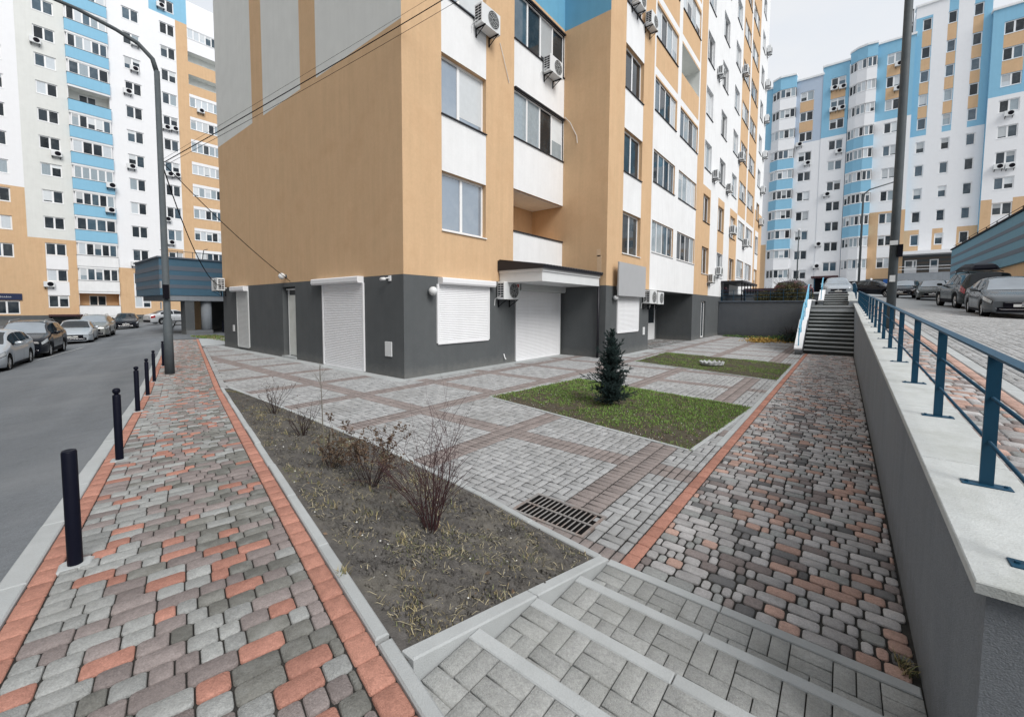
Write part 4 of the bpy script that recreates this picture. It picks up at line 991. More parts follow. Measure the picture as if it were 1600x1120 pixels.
Fb = Facade(lb, '+x', -75.62, 6, 11, 0, 1, LT)
ac(Fb, 10.0, 17.3, 'white air conditioner hung on the upper blue balcony across the street', 1.2, full=False); ac(Fb, 9.8, 14.1, 'white air conditioner hung on the lower blue balcony across the street', 1.2, full=False)
ac(FA, 20.17, 30.6, 'white air conditioner on the tan loggia column across the street', 1.15, full=False)

# teal gateway block beside the main building
pt = empty('gateway_block', I4(-40, 9, 0), 'teal striped gateway block on pillars left of the main building', 'building')
mb = MB().box(-46, 7.3, 2.75, -38, 22, 5.4)
for z0, z1 in ((4.54, 4.86), (3.88, 4.2), (3.26, 3.52)): mb.box(-37.985, 7.285, z0, -38.5, 22, z1, 1); mb.box(-46, 7.285, z0, -38.5, 7.5, z1, 1)
mb.obj('wall', [M_['teal2'], M_['tealgrey']], Matrix(), pt)
MB().box(-45.9, 7.7, 2.36, -38.05, 22, 2.75).obj('lintel', M_['gwall'], Matrix(), pt)
MB().box(-46.1, 7.2, 5.4, -37.9, 22, 5.5).obj('roof', M_['tealgrey'], Matrix(), pt)
MB().box(-39.3, 8.72, -.4, -38.1, 9.28, 2.4).obj('pillar', M_['plinth'], Matrix(), pt)
MB().tube([(-38.6, 10.15, -.4), (-38.6, 10.15, 2.4)], .34, 14).obj('pillar', M_['gwall'], Matrix(), pt, True)
MB().box(-43, 10.3, -.4, -42.8, 11.2, 2.4).obj('pillar', M_['tan'], Matrix(), pt)
MB().box(-45.5, 11.6, -.4, -45.3, 22, 2.4).box(-45.3, 14, -.4, -38.4, 14.2, 2.4).obj('rear_wall', M_['plinth'], Matrix(), pt)
MB().box(-39.4, 8.75, -.4, -38.05, 10.4, .12).obj('plinth', M_['gwall'], Matrix(), pt)
mb = MB()
for k in range(8): mb.tube([(-38.1, 7.5 + k * .9, 5.5), (-38.1, 7.5 + k * .9, 5.95)], .02, 5)
mb.tube([(-38.1, 7.4, 5.95), (-38.1, 15, 5.95)], .02, 5).tube([(-38.1, 9.9, 5.5), (-38.1, 10.0, 6.2), (-38.1, 10.25, 6.3)], .03, 5)
mb.obj('roof_rail', M_['grey'], Matrix(), pt)

# ------------------------------------------------------------------ building at the far end (right)
rb = empty('apartment_building', I4(2, 83, 4.5), 'stepped blue, white and tan apartment block at the far end beyond the stairs', 'building')
RT = ['white2', 'tan', 'skyblue', 'paleblue', 'plinth', 'dark']
def section(c, u0, u1, zt, wins, paints, holes=(), z0=3.2, side=0, gl=(.5, .32, .13, .05, 0)):
    F = Facade(rb, '-y', c, u0, u1, z0, zt, RT)
    for p in paints: F.col(*p)
    for (a, b, tops, h, n) in wins:
        for t in tops:
            F.hole(a, b, t - h, t, .15); window(F, a, b, t - h, t, n, .15, .115, 'upvc', gl, lip=.03)
    for hh in holes: F.hole(*hh)
    F.build()
    MB().box(u0 + .01, c + .4, z0, u1 - .01, c + 12, zt - .02).box(u0 + .01, c + .01, z0, u0 + .03, c + .4, zt - .02).box(u1 - .03, c + .01, z0, u1 - .01, c + .4, zt - .02).obj('core', M_[RT[side]], Matrix(), rb)
    MB().bbox(u0 - .12, c - .15, zt - .02, u1 + .12, c + 1.2, zt + .28, .02).obj('parapet', M_['white'], Matrix(), rb)
    return F
def tops(t, s_, n): return [t - s_ * k for k in range(n)]
def panels(a, b, T, h, m, lo): return [(a, b, T[i + 1], T[i] - h, m) for i in range(len(T) - 1) if T[i + 1] > lo]
T = tops(36.93, 3.168, 10)
FBb = section(83, -12.5, -4.0, 38.8, [(-6.9, -5.1, T, 1.5, 2)], [(-7.5, -4.0, 28.86, 38.8, 3), (-12.5, -7.5, 28.8, 38.8, 2), (-12.5, -10.9, 3.2, 13, 1)] + panels(-6.9, -5.1, T, 1.5, 1, 29), side=2)
T = tops(37.85, 3.152, 10)
FCc = section(82.95, -4.0, -.8, 39.85, [(-3.0, -1.18, T, 1.5, 2)], [(-4, -.8, 29.0, 39.85, 2)] + panels(-3.0, -1.18, T, 1.5, 1, 30) + [(-4.0, -.8, 3.2, 7.0, 5)], side=2)
T = tops(39.15, 3.27, 10)
FEe = section(82.9, 2.2, 6.35, 40.85, [(3.45, 5.1, T, 1.55, 2)], [(2.2, 6.35, 29.8, 40.85, 2)] + panels(3.45, 5.1, T, 1.55, 1, 30.5) + [(2.2, 6.35, 3.2, 16.5, 1)] + panels(3.45, 5.1, T, 1.55, 0, 0)[-2:] + [(2.2, 6.35, 3.2, 6.6, 4)], side=2)
T = [42.87] + tops(39.05, 3.277, 9)
pp = [(6.35, 8.05, 26.78, 43.2, 2), (12.0, 13.65, 26.78, 44.8, 2), (9.6, 10.5, 26.78, 44.8, 2)]
for a, b in ((7.05, 8.0), (9.55, 10.45), (11.95, 12.88)): pp += panels(a, b, T, 1.6, 1, 28)
pp += [(6.35, 7.95, 3.2, 13.5, 1), (9.3, 10.35, 3.2, 13.5, 1), (11.7, 13.65, 3.2, 13.5, 1)]
FFf = section(83.6, 6.35, 13.65, 44.75, [(a, b, T, 1.6, 1) for a, b in ((7.05, 8.0), (9.55, 10.45), (11.95, 12.88))], pp, gl=(.35, .6, .05, 0, 0))
T = tops(39.07, 3.285, 10)
FIi = section(82.9, 13.65, 26, 40.85, [(14.65, 16.45, T, 1.6, 2), (19.3, 21.1, T, 1.6, 2)], [(13.65, 26, 29.8, 40.85, 2), (13.65, 26, 3.2, 16.6, 1)] + panels(14.65, 16.45, T, 1.6, 1, 30.5) + panels(14.65, 16.45, T, 1.6, 0, 0)[-3:], side=2)
class Facet:
    def __init__(s, p, a, b):
        s.p = p; s.a = np.array(a, float); s.b = np.array(b, float); d = s.b - s.a; s.L = np.linalg.norm(d); s.d = d / s.L; s.ax = '-y'
        s.n = np.array((s.d[1], -s.d[0])); s.n = s.n if s.n[1] < 0 else -s.n
    def M(s, u, z, d=0.):
        q = s.a + s.d * u + s.n * d; n = Vector((s.n[0], s.n[1], 0)); xl = n.cross(Vector((0, 0, 1))); return basis(xl, n, (0, 0, 1), (q[0], q[1], z))
def bay(pts, T, h, step, cols, zroof, top_m):
    """faceted bay: parapets and glazing bands"""
    def ring(o):
        c = np.mean(np.array(pts), 0); return [(x, y - o) for x, y in pts]
    back = 83.2
    for k, t in enumerate(T):
        lo = t - step; m = cols(k)
        # parapet below the window band
        P = [(pts[0][0], back)] + ring(.06) + [(pts[-1][0], back)]
        b_ = MB().prism(P, lo + .02, t - h).obj('balcony', M_[m], Matrix(), rb)
        MB().prism([(pts[0][0], back)] + ring(.10) + [(pts[-1][0], back)], t - h, t - h + .05).obj('coping', M_['upvc'], Matrix(), b_)
        MB().prism([(pts[0][0], back)] + ring(.08) + [(pts[-1][0], back)], lo - .0, lo + .18).obj('lip', M_['white'], Matrix(), b_)
        MB().prism([(pts[0][0], back)] + ring(-.12) + [(pts[-1][0], back)], t - h + .05, t).obj('core', M_['dark'], Matrix(), b_)
        for p, q in zip(pts, pts[1:]):
            Fc = Facet(rb, p, q); window(Fc, .04, Fc.L - .04, t - h + .06, t - .02, 2 if Fc.L < 1.9 else 3, .06, .085, None, (.4, .22, .2, .18, 0))
    MB().prism([(pts[0][0], back)] + ring(.06) + [(pts[-1][0], back)], T[0], zroof).obj('head', M_[top_m], Matrix(), rb)
    MB().prism([(pts[0][0] - .1, back)] + ring(.2) + [(pts[-1][0] + .1, back)], zroof, zroof + .28).obj('parapet', M_['white'], Matrix(), rb)
bay([(-10.75, 82.9), (-9.6, 82.1), (-7.45, 82.45)], tops(37.85, 3.255, 10), 1.45, 3.255, lambda k: 'white2' if k < 3 else 'skyblue' if k < 8 else 'white2', 39.7, 'skyblue')
bay([(-.75, 82.9), (.1, 82.1), (1.2, 81.75), (2.35, 81.9)], tops(39.0, 3.27, 10), 1.45, 3.27, lambda k: 'white2' if k < 3 else 'skyblue' if k < 8 else 'white2', 40.7, 'skyblue')
for u in (-.6, 2.2): MB().box(u - .15, 82.2, 3.2, u + .15, 82.6, 6.6).obj('pillar', M_['plinth'], Matrix(), rb)
MB().box(-.8, 82.85, 3.2, 2.2, 82.9, 6.6).obj('porch_wall', M_['dark'], Matrix(), rb)
# porch with two white doors, low canopy
ph = empty('porch', I4(8.5, 82, 4.5), 'grey raised porch with two white doors under a long white canopy edge', 'porch')
MB().box(5.8, 81.2, 3.2, 13.6, 83.4, 7.2).obj('base', M_['gwall'], Matrix(), ph)
MB().box(5.7, 80.9, 9.8, 13.6, 83.5, 10.25).obj('canopy', M_['shutter'], Matrix(), ph)
mb = MB().box(5.8, 83.2, 7.2, 13.6, 83.5, 9.8)
for k in range(4): mb.box(5.8, 83.17, 7.35 + k * .62, 13.6, 83.2, 7.62 + k * .62, 1)
mb.obj('rear_wall', [M_['plinth'], mat('cladding_brown', (.14, .12, .105), .8, .1)], Matrix(), ph)
FP = Facade(ph, '-y', 83.1, 5, 14, 0, 1, RT)
for a, b in ((6.6, 7.9), (9.2, 10.1)):
    d = window(FP, a, b, 7.22, 9.15, 1 if b - a < 1 else 2, .04, .14, None, 'glassm', name='door', split=None if b - a < 1 else [.3]); MB().box(-(b - a) / 2 + .1, -.03, .1, (b - a) / 2 - .1, .01, .9).obj('door_panel', M_['upvc'], W[d], d)
for z in (7.7, 8.1): MB().tube([(5.9, 81.3, z), (13.5, 81.3, z)], .03, 5).obj('rail', M_['shutter'], Matrix(), ph)
# entrance details at ground level
ec = empty('entrance_roof', I4(-2.6, 82, 6.9), 'dark maroon entrance roof of the far building', 'canopy')
MB().box(-4.3, 81.0, 6.9, -.9, 82.9, 7.2).obj('roof', M_['maroon'], Matrix(), ec); MB().box(-3.9, 81.3, 3.8, -3.8, 81.4, 6.9).box(-1.3, 81.3, 3.8, -1.2, 81.4, 6.9).obj('post', M_['galv'], Matrix(), ec)
tag(MB().box(-.0, 0, 0, .0, 0, 0).box(4.4, 82.78, 5.9, 6.2, 82.86, 6.5).obj('shop_sign', M_['signblue'], Matrix()), 'small blue shop sign on the grey ground floor of the far building', 'sign')
wf = empty('white_figure', I4(2.95, 81.0, 4.4), 'tall white draped shape standing against the grey ground floor far away', 'statue')
MB().lathe([(.0, 0), (.55, .02), (.5, .5), (.36, 1.1), (.42, 1.45), (.30, 1.75), (.16, 1.9), (.0, 1.95)], 14).obj('drape', M_['shutter'], W[wf], wf, True)
MB().lathe([(.0, 0), (.12, .03), (.15, .14), (.11, .26), (0, .3)], 12, c=(0, 0, 1.92)).obj('head', M_['shutter'], W[wf], wf, True)
for i, (u, z) in enumerate(((-2.6, 35.95), (-1.55, 35.85), (-2.6, 32.7), (-1.56, 32.7), (-1.64, 26.2), (-2.89, 19.8), (-3.7, 12.1), (-3.8, 8.6))):
    ac(FCc, u, z, 'white air conditioner on the far building beside the bay, ' + ('left of the top pair', 'right of the top pair', 'left of the second pair', 'right of the second pair', 'below the blue area', 'halfway up', 'low on the left edge', 'lowest on the left edge')[i], 1.15, full=False)
for i, (u, z) in enumerate(((-6.78, 28.4), (-5.59, 25.2))): ac(FBb, u, z, 'white air conditioner on the far building, grey topped section, ' + ('upper one', 'lower one')[i], 1.15, full=False)
for i, (u, z) in enumerate(((4.73, 37.0), (4.76, 33.6))): ac(FEe, u, z, 'white air conditioner on the far building behind the lamp post, ' + ('upper one', 'lower one')[i], 1.15, full=False)
for i, (u, z) in enumerate(((15.57, 27.0), (14.97, 20.4), (16.0, 20.3))): ac(FIi, u, z, 'white air conditioner on the rightmost section of the far building, ' + ('just below the blue area', 'left of a pair', 'right of a pair')[i], 1.15, full=False)
rt = tag(MB().box(5.2, 84, 40.9, 6.1, 86, 41.1).box(5.2, 84, 41.1, 5.28, 84.1, 45).box(6.0, 84, 41.1, 6.1, 84.1, 45).box(5.2, 84.02, 43, 6.1, 84.1, 43.2).box(5.2, 84.02, 44.8, 6.1, 84.1, 45).box(5.3, 84.05, 41.4, 6, 84.08, 42.7).obj('roof_structure', M_['plinth'], Matrix()), 'dark frame structure on the roof of the far building', 'structure')

# teal garage ramp wall on the right
tw = empty('ramp_building', I4(8.5, 40, 2), 'long teal striped building above a tan base on the right edge', 'building')
mb = MB().box(8.3, 22, 4.95, 13.2, 61, 8.05)
for z0, z1 in ((5.55, 5.85), (6.35, 6.62), (7.15, 7.40)): mb.box(8.285, 21.98, z0, 8.6, 61.01, z1, 1)
mb.obj('wall', [M_['teal'], M_['tealgrey']], Matrix(), tw)
MB().box(8.5, 22.1, .6, 13.2, 60.9, 4.95).obj('base', M_['tan'], Matrix(), tw)
MB().box(8.2, 21.9, 8.05, 13.3, 61.1, 8.17).obj('roof_edge', M_['dark'], Matrix(), tw)
mb = MB()
for k in range(14): mb.tube([(8.35, 23 + k * 2.8, 8.17), (8.35, 23 + k * 2.8, 8.42)], .03, 5)
mb.tube([(8.35, 22.5, 8.42), (8.35, 60.5, 8.42)], .02, 5).obj('roof_rail', M_['dark'], Matrix(), tw)

# entrance porch on the terrace, bush, basement roof
po = empty('entrance_porch', I4(-6.8, 36, 2.5), 'dark glazed entrance porch on the terrace behind the grey wall', 'porch')
MB().box(-7.36, 34.5, 3.95, -5.9, 41, 4.1).obj('roof', M_['sill'], Matrix(), po)
MB().box(-7.3, 34.6, 2.5, -7.2, 36.5, 3.95).obj('door', M_['glassd'], Matrix(), po)
for y in (34.6, 35.8, 37.0, 38.3, 39.6, 40.9): MB().box(-6.0, y - .03, 2.5, -5.94, y + .03, 3.95).obj('post', M_['dark'], Matrix(), po)
for z in (2.75, 3.3): MB().box(-6.0, 34.6, z, -5.95, 40.9, z + .05).obj('rail', M_['dark'], Matrix(), po)
br_ = empty('basement_roof', I4(-6, 44, 3), 'low maroon roof over a basement entrance behind the terrace railing', 'canopy')
MB().box(-7.2, 43.5, 3.0, -4.6, 46, 3.6).obj('wall', M_['plinth'], Matrix(), br_); MB().box(-7.3, 43.2, 3.6, -4.4, 46, 3.85).obj('roof', M_['maroon'], Matrix(), br_)

# ------------------------------------------------------------------ unseen block added behind the viewer to shade the walls facing it
nb_ = empty('apartment_building', I4(-35, -22, 0), 'unseen pale apartment block added behind the viewer to shade the facing walls', 'building')
FN = Facade(nb_, '+y', -22, -80, 30, -1.2, 44, ['white', 'tan', 'plinth', 'glassd'])
FN.col(-80, 30, -1.2, 1, 2)
for k in range(26): FN.col(-79 + k * 4.1, -78.2 + k * 4.1, 1, 44, 1)
for k in range(25):
    for j in range(12): FN.hole(-77.4 + k * 4.1, -75.6 + k * 4.1, 2.2 + j * 3.4, 3.8 + j * 3.4, .15, 3, 0)
FN.build(); MB().box(-79.9, -36, -1.2, 29.9, -22.3, 43.9).obj('core', M_['white'], Matrix(), nb_)
# ------------------------------------------------------------------ cars
PAINT = {}
def paint(name, c, metal=.35, r_=.32): 
    if name not in PAINT: PAINT[name] = mat('car_paint_' + name, c, .3 if max(c) > .2 else .2, .04, 2, metal=.45 if max(c) > .2 else 0., coat=.25, ior=1.3)
    return PAINT[name]
CARS = dict(
    sedan=dict(L=4.4, Wd=1.72, H=1.46, dw=(.86, 3.44), rw=.31, top=[(0, .60), (.06, .68), (.2, .76), (.6, .86), (1.05, .95), (1.25, 1.02), (1.85, 1.38), (2.15, 1.45), (2.6, 1.46), (3.0, 1.43), (3.3, 1.36), (3.85, 1.08), (4.05, 1.05), (4.3, 1.02), (4.4, .88)], belt=[(0, .58), (.3, .70), (1.1, .88), (3.0, .95), (3.9, .99), (4.4, .85)], ws=(1.12, 1.90), rg=(3.10, 3.86), sw=(1.45, 3.55), pil=(2.42,)),
    hatch=dict(L=4.35, Wd=1.80, H=1.50, dw=(.88, 3.52), rw=.32, top=[(0, .60), (.06, .70), (.2, .78), (.6, .90), (1.0, .99), (1.2, 1.07), (1.85, 1.42), (2.2, 1.49), (2.8, 1.50), (3.4, 1.46), (3.75, 1.38), (4.1, 1.10), (4.25, 1.0), (4.35, .80)], belt=[(0, .60), (.3, .72), (1.1, .90), (3.0, .97), (3.9, 1.02), (4.35, .8)], ws=(1.05, 1.92), rg=(3.70, 4.14), sw=(1.40, 3.75), pil=(2.45, 3.3)),
    suv=dict(L=4.6, Wd=1.85, H=1.70, dw=(.92, 3.60), rw=.36, top=[(0, .72), (.06, .86), (.2, .94), (.6, 1.03), (1.05, 1.10), (1.25, 1.18), (1.85, 1.58), (2.1, 1.66), (2.7, 1.70), (3.5, 1.67), (4.0, 1.60), (4.35, 1.25), (4.5, 1.12), (4.6, .95)], belt=[(0, .72), (.3, .88), (1.1, 1.04), (3.0, 1.10), (4.1, 1.14), (4.6, .93)], ws=(1.12, 1.92), rg=(4.0, 4.36), sw=(1.42, 4.0), pil=(2.45, 3.4)),
    offroad=dict(L=4.7, Wd=1.86, H=1.78, dw=(.86, 3.62), rw=.38, top=[(0, .80), (.05, .98), (.2, 1.05), (.6, 1.10), (1.2, 1.14), (1.35, 1.2), (1.85, 1.66), (2.05, 1.74), (2.8, 1.78), (3.8, 1.77), (4.35, 1.73), (4.6, 1.15), (4.65, 1.1), (4.7, .95)], belt=[(0, .80), (.2, 1.0), (1.1, 1.08), (3.0, 1.14), (4.4, 1.15), (4.7, .95)], ws=(1.25, 1.90), rg=(4.36, 4.60), sw=(1.5, 4.3), pil=(2.5, 3.45)),
)
def _circ(cy, cz, r_, n): return [(cy + r_ * math.cos(2 * math.pi * k / n), cz + r_ * math.sin(2 * math.pi * k / n)) for k in range(n)]
def wheel_meshes(rw):
    key = ('wh', rw)
    if key not in _wm:
        ty = MB().lathe([(rw * .66, -.10), (rw * .92, -.105), (rw, -.08), (rw, .08), (rw * .92, .105), (rw * .66, .10)], 28, ax='y', closed=True).mesh('tyre', M_['rubber'], True)
        mb = MB().lathe([(rw * .67, -.09), (rw * .67, .085), (rw * .60, .075), (rw * .58, .05)], 28, ax='y').lathe([(0, .03), (rw * .60, .035)], 28, ax='y', m=1).lathe([(0, .095), (rw * .16, .09), (rw * .18, .05)], 14, ax='y')
        for k in range(5):
            a = 2 * math.pi * k / 5
            for sft in (-.16, .16):
                p0 = (rw * .12 * math.cos(a), .075, rw * .12 * math.sin(a)); p1 = (rw * .63 * math.cos(a + sft), .07, rw * .63 * math.sin(a + sft)); mb.tube([p0, p1], [rw * .085, rw * .06], 5)
        _wm[key] = (ty, mb.mesh('rim', [M_['rim'], M_['dark']]))
    return _wm[key]
def car(label, kind, M, pm, glass='cglass', rear_view=False, roof_box=False, rails=False, wsg=None, scale=1., name='parked_car', bumper=None, plate_text=None):
    c = CARS[kind]; L, Wh = c['L'], c['Wd'] / 2; M = M @ Matrix.Diagonal((scale, scale, scale, 1))
    root = empty(name, M, label, 'car')
    tx, tz = zip(*c['top']); bx, bz = zip(*c['belt'])
    def Tz(d): return float(np.interp(d, tx, tz))
    def Bz(d): return min(float(np.interp(d, bx, bz)), Tz(d) - .012)
    def wd(d):
        a = max(0, (.55 - d) / .55); b = max(0, (d - (L - .5)) / .5); return Wh * (1 - .20 * a ** 2.2 - .13 * b ** 2.2)
    gc = .21 if kind in ('sedan', 'hatch') else .27
    ra = c['rw'] + .055
    def low(d):
        for w in c['dw']:
            if abs(d - w) < ra: return max(gc, c['rw'] + math.sqrt(ra * ra - (d - w) ** 2) * .98)
        return gc + .03 * max(0, (.3 - d) / .3)
    def sect(d):
        w, T_, B_, lo = wd(d), Tz(d), Bz(d), low(d); g = T_ - B_; k = min(1, g / .42); arch = lo > gc + .06
        zb = lo if arch else gc - .02
        return [(0, zb), (w * .80, zb), (w * .965, lo), (w * .995, lo + .3 * (B_ - lo)), (w, lo + .62 * (B_ - lo)), (w * .965, B_), (w * (.955 - .035 * k), B_ + min(.03, g * .3)),
                (w * (.90 - .20 * k), T_ - g * .15), (w * (.80 - .20 * k), T_ - min(.05, g * .09)), (w * .4, T_ - .01 * k), (0, T_)]
    ds = sorted({round(q, 3) for q in list(np.linspace(0, L, 40)) + [.02, .05, .1, .15, L - .02, L - .05, L - .1] + [w + ra * math.cos(t) for w in c['dw'] for t in np.linspace(0, math.pi, 13)] + [w + s_ * (ra + .004) for w in c['dw'] for s_ in (-1, 1)] if 0 <= q <= L})
    X = lambda d: L / 2 - d
    mb = MB(); vs = []; ns = 21
    for d in ds:
        q = sect(d); ring = [(y, z) for y, z in q[1:]] ; full = [(-y, z) for y, z in q[1:-1]][::1]
        loop = [(q[0][0], q[0][1])] + q[1:] + [(-y, z) for y, z in q[-2:0:-1]]
        vs += [(X(d), y, z) for y, z in loop]; ns = len(loop)
    fs = []
    for i in range(len(ds) - 1):
        for k in range(ns): j = (k + 1) % ns; fs.append((i * ns + k, (i + 1) * ns + k, (i + 1) * ns + j, i * ns + j))
    mb.add(vs, fs); mb.m = [1 if (q % ns) in (0, 1, ns - 1, ns - 2) else 0 for q in range(len(fs))]; b = (len(ds) - 1) * ns
    mb.add([vs[k] for k in range(ns)], [tuple(range(ns))]); mb.add([vs[b + k] for k in range(ns)], [tuple(range(ns - 1, -1, -1))])
    body = mb.obj('body', [pm, M_['dark']], M, root, True)
    # surface lookup: side between section points i and i+1 (t), upper surface by lateral fraction
    def side(d, i, t, off=.006):
        q = sect(d); y = q[i][0] * (1 - t) + q[i + 1][0] * t + off; z = q[i][1] * (1 - t) + q[i + 1][1] * t; return y, z
    def patch(d0, d1, i, t0, t1, mtl, nm, off=.006, n=8, z_=0.):
        for sx in (-1, 1):
            v = []; 
            for k in range(n + 1):
                d = d0 + (d1 - d0) * k / n
                for t in (t0, (t0 + t1) / 2, t1):
                    if isinstance(i, tuple): ii, tt = (i[0], t) if t <= 1 else (i[0] + 1, t - 1)
                    else: ii, tt = i, t
                    y, z = side(d, ii, tt, off); v.append((X(d), sx * y, z + z_))
            f = [(3 * k + j, 3 * k + j + 1, 3 * k + 4 + j, 3 * k + 3 + j) for k in range(n) for j in (0, 1)]
            MB().add(v, f).obj(nm, mtl, M, root, True)
    cuts = [c['sw'][0]] + list(c['pil']) + [c['sw'][1]]
    for a, e in zip(cuts, cuts[1:]): patch(a + .03, e - .03, 6, .08, .90, M_[glass], 'side_window', .008)
    patch(c['sw'][0] - .02, c['sw'][1] + .05, 6, -.12, .02, M_['dark'] if kind != 'hatch' else M_['chrome'], 'window_trim', .006)
    def screen(d0, d1, mtl, nm):
        v = []; n = 6
        for k in range(n + 1):
            d = d0 + (d1 - d0) * k / n; q = sect(d); y8, z8 = q[8]; y9, z9 = q[9]; w = (q[7][0] * .35 + y8 * .65); z7 = q[7][1] * .35 + z8 * .65
            v += [(X(d), -w, z7 + .008), (X(d), -y8, z8 + .009), (X(d), -y9, z9 + .01), (X(d), 0, q[10][1] + .01), (X(d), y9, z9 + .01), (X(d), y8, z8 + .009), (X(d), w, z7 + .008)]
        f = [(7 * k + j, 7 * k + j + 1, 7 * k + 8 + j, 7 * k + 7 + j) for k in range(n) for j in range(6)]
        MB().add(v, f).obj(nm, mtl, M, root, True)
    screen(*c['ws'], M_[wsg or glass], 'windscreen'); screen(*c['rg'], M_[glass], 'rear_window')
    hl = .52 if kind == 'sedan' else .45
    patch(.03, hl + .03, (4,), .35, 1.75, M_['dark'], 'headlight_surround', .006, 6); patch(.05, hl, (4,), .48, 1.55, M_['headl'], 'headlight', .012, 6); patch(L - .38, L - .03, (4,), .15, 1.0, M_['tail'], 'tail_light', .008, 6)
    for d in [c['sw'][0] - .12, c['pil'][0] + .01] + ([c['pil'][1] + .12] if len(c['pil']) > 1 else [c['sw'][1] - .35]): patch(d, d + .012, (2,), .15, 2.9 if False else 1.95, M_['dark'], 'door_seam', .004, 1)
    if kind in ('suv', 'offroad'):
        patch(c['dw'][0] + ra + .02, c['dw'][1] - ra - .02, (2,), .02, .75, M_['dark'], 'sill_cladding', .007, 10)
    else: patch(c['dw'][0] + ra + .02, c['dw'][1] - ra - .02, (2,), .02, .35, M_['dark'], 'sill_cladding', .005, 10)
    # front and rear furniture
    zf = Tz(0); w0 = wd(0)
    MB().bbox(-.02, -w0 * .66, zf - .19, .02, w0 * .66, zf - .03, .008).obj('grille', M_['dark'], M @ I4(L / 2 + .005, 0, 0), root)
    MB().box(-.02, -w0 * .62, zf - .045, .025, w0 * .62, zf - .03).obj('grille_trim', M_['chrome'], M @ I4(L / 2 + .005, 0, 0), root)
    MB().bbox(-.02, -w0 * .86, gc + .03, .018, w0 * .86, gc + .19, .008).obj('air_intake', M_['dark'], M @ I4(L / 2 + .003, 0, 0), root)
    npl = MB().box(0, -.23, gc + .20, .03, .23, gc + .29).obj('number_plate', M_['plate'], M @ I4(L / 2 + .01, 0, 0), root)
    if plate_text:
        cu = bpy.data.curves.new('lettering', 'FONT'); cu.body = plate_text; cu.size = .10; cu.align_x = 'CENTER'; cu.extrude = .001; cu.materials.append(M_['dark'])
        tmp = bpy.data.objects.new('tmp', cu); COL.objects.link(tmp); me = bpy.data.meshes.new_from_object(tmp.evaluated_get(bpy.context.evaluated_depsgraph_get())); bpy.data.objects.remove(tmp)
        obj('lettering', me, M @ I4(L / 2 + .042, 0, gc + .21) @ Matrix(((0, 0, 1, 0), (1, 0, 0, 0), (0, 1, 0, 0), (0, 0, 0, 1))), npl)
    MB().tube([(L / 2 - .02, -w0 * .98, gc + .16), (L / 2 + .022, -w0 * .7, gc + .115), (L / 2 + .024, w0 * .7, gc + .115), (L / 2 - .02, w0 * .98, gc + .16)], .012, 6).obj('bumper_trim', M_['chrome'], M, root)
    MB().lathe([(0, .0), (.06, .0), (.06, .03), (0, .035)], 14, ax='x', c=(L / 2 + .01, 0, zf - .09)).obj('badge', M_['chrome'], M, root)
    zr = Tz(L) - .05
    MB().box(-.03, -.26, zr - .22, 0, .26, zr - .11).obj('number_plate', M_['plate'], M @ I4(-L / 2 - .005, 0, 0), root)
    MB().bbox(-.05, -wd(L) * .9, gc + .06, .03, wd(L) * .9, gc + .26, .01).obj('rear_bumper', bumper or M_['dark'], M @ I4(-L / 2, 0, 0), root)
    dm = c['sw'][0] + .02; ym = wd(dm); zm = Bz(dm)
    for sx in (-1, 1):
        mm = MB().lathe([(0, -.10), (.05, -.09), (.072, -.03), (.072, .05), (.05, .10), (0, .11)], 10, ax='y').mesh('mirror', pm, True)
        obj('mirror', mm, M @ I4(X(dm), sx * (ym + .10), zm + .10) @ Matrix.Diagonal((.8, 1., 1., 1)), root)
        MB().box(-.03, -.08, -.02, .03, .08, .02).obj('mirror_arm', M_['dark'], M @ I4(X(dm), sx * (ym + .0), zm + .05), root)
        for d in (c['pil'][0] - .18, c['sw'][1] - .55):
            y, z = side(d, 4, .75); MB().bbox(-.09, -.012, -.015, .09, .02, .015, .004).obj('door_handle', pm, M @ I4(X(d), sx * y, z), root)
        if rails or roof_box: MB().tube([(X(1.95), sx * (Wh * .60), Tz(1.95) - .02), (X(2.1), sx * (Wh * .60), Tz(2.1) + .045), (X(3.5), sx * (Wh * .60), Tz(3.5) + .05), (X(3.9), sx * Wh * .6, Tz(3.9) - .01)], .018, 6).obj('roof_rail', M_['rim'] if rails else M_['dark'], M, root, True)
    if roof_box:
        prof = [(1.3, .02), (1.34, .10), (1.7, .24), (2.3, .32), (3.3, .32), (3.75, .24), (3.9, .08), (3.9, .02)]
        mb = MB(); vs = []
        for d, h in prof:
            z0 = Tz(2.6) + .09; vs += [(X(d), -.40, z0), (X(d), -.43, z0 + h * .55), (X(d), -.33, z0 + h), (X(d), .33, z0 + h), (X(d), .43, z0 + h * .55), (X(d), .40, z0)]
        fs = [(6 * i + k, 6 * i + 6 + k, 6 * i + 6 + (k + 1) % 6, 6 * i + (k + 1) % 6) for i in range(len(prof) - 1) for k in range(6)] + [tuple(range(6)), tuple(range(len(vs) - 1, len(vs) - 7, -1))]
        mb.add(vs, fs).obj('roof_box', M_['black'], M, root)
        for d in (2.15, 3.3): MB().box(X(d) - .03, -Wh * .66, Tz(d) + .05, X(d) + .03, Wh * .66, Tz(d) + .10).obj('roof_bar', M_['rim'], M, root)
    ty, ri = wheel_meshes(c['rw'])
    for d in c['dw']:
        for sx in (-1, 1):
            Mw = M @ I4(X(d), sx * (Wh - .125), c['rw']) @ Matrix.Diagonal((1, sx, 1, 1)); t = obj('wheel', ty, Mw, root); obj('rim', ri, Mw, t)
    MB().box(-L / 2 + .3, -Wh * .7, gc + .0, L / 2 - .3, Wh * .7, gc + .25).obj('underbody', M_['dark'], M, root)
    return root
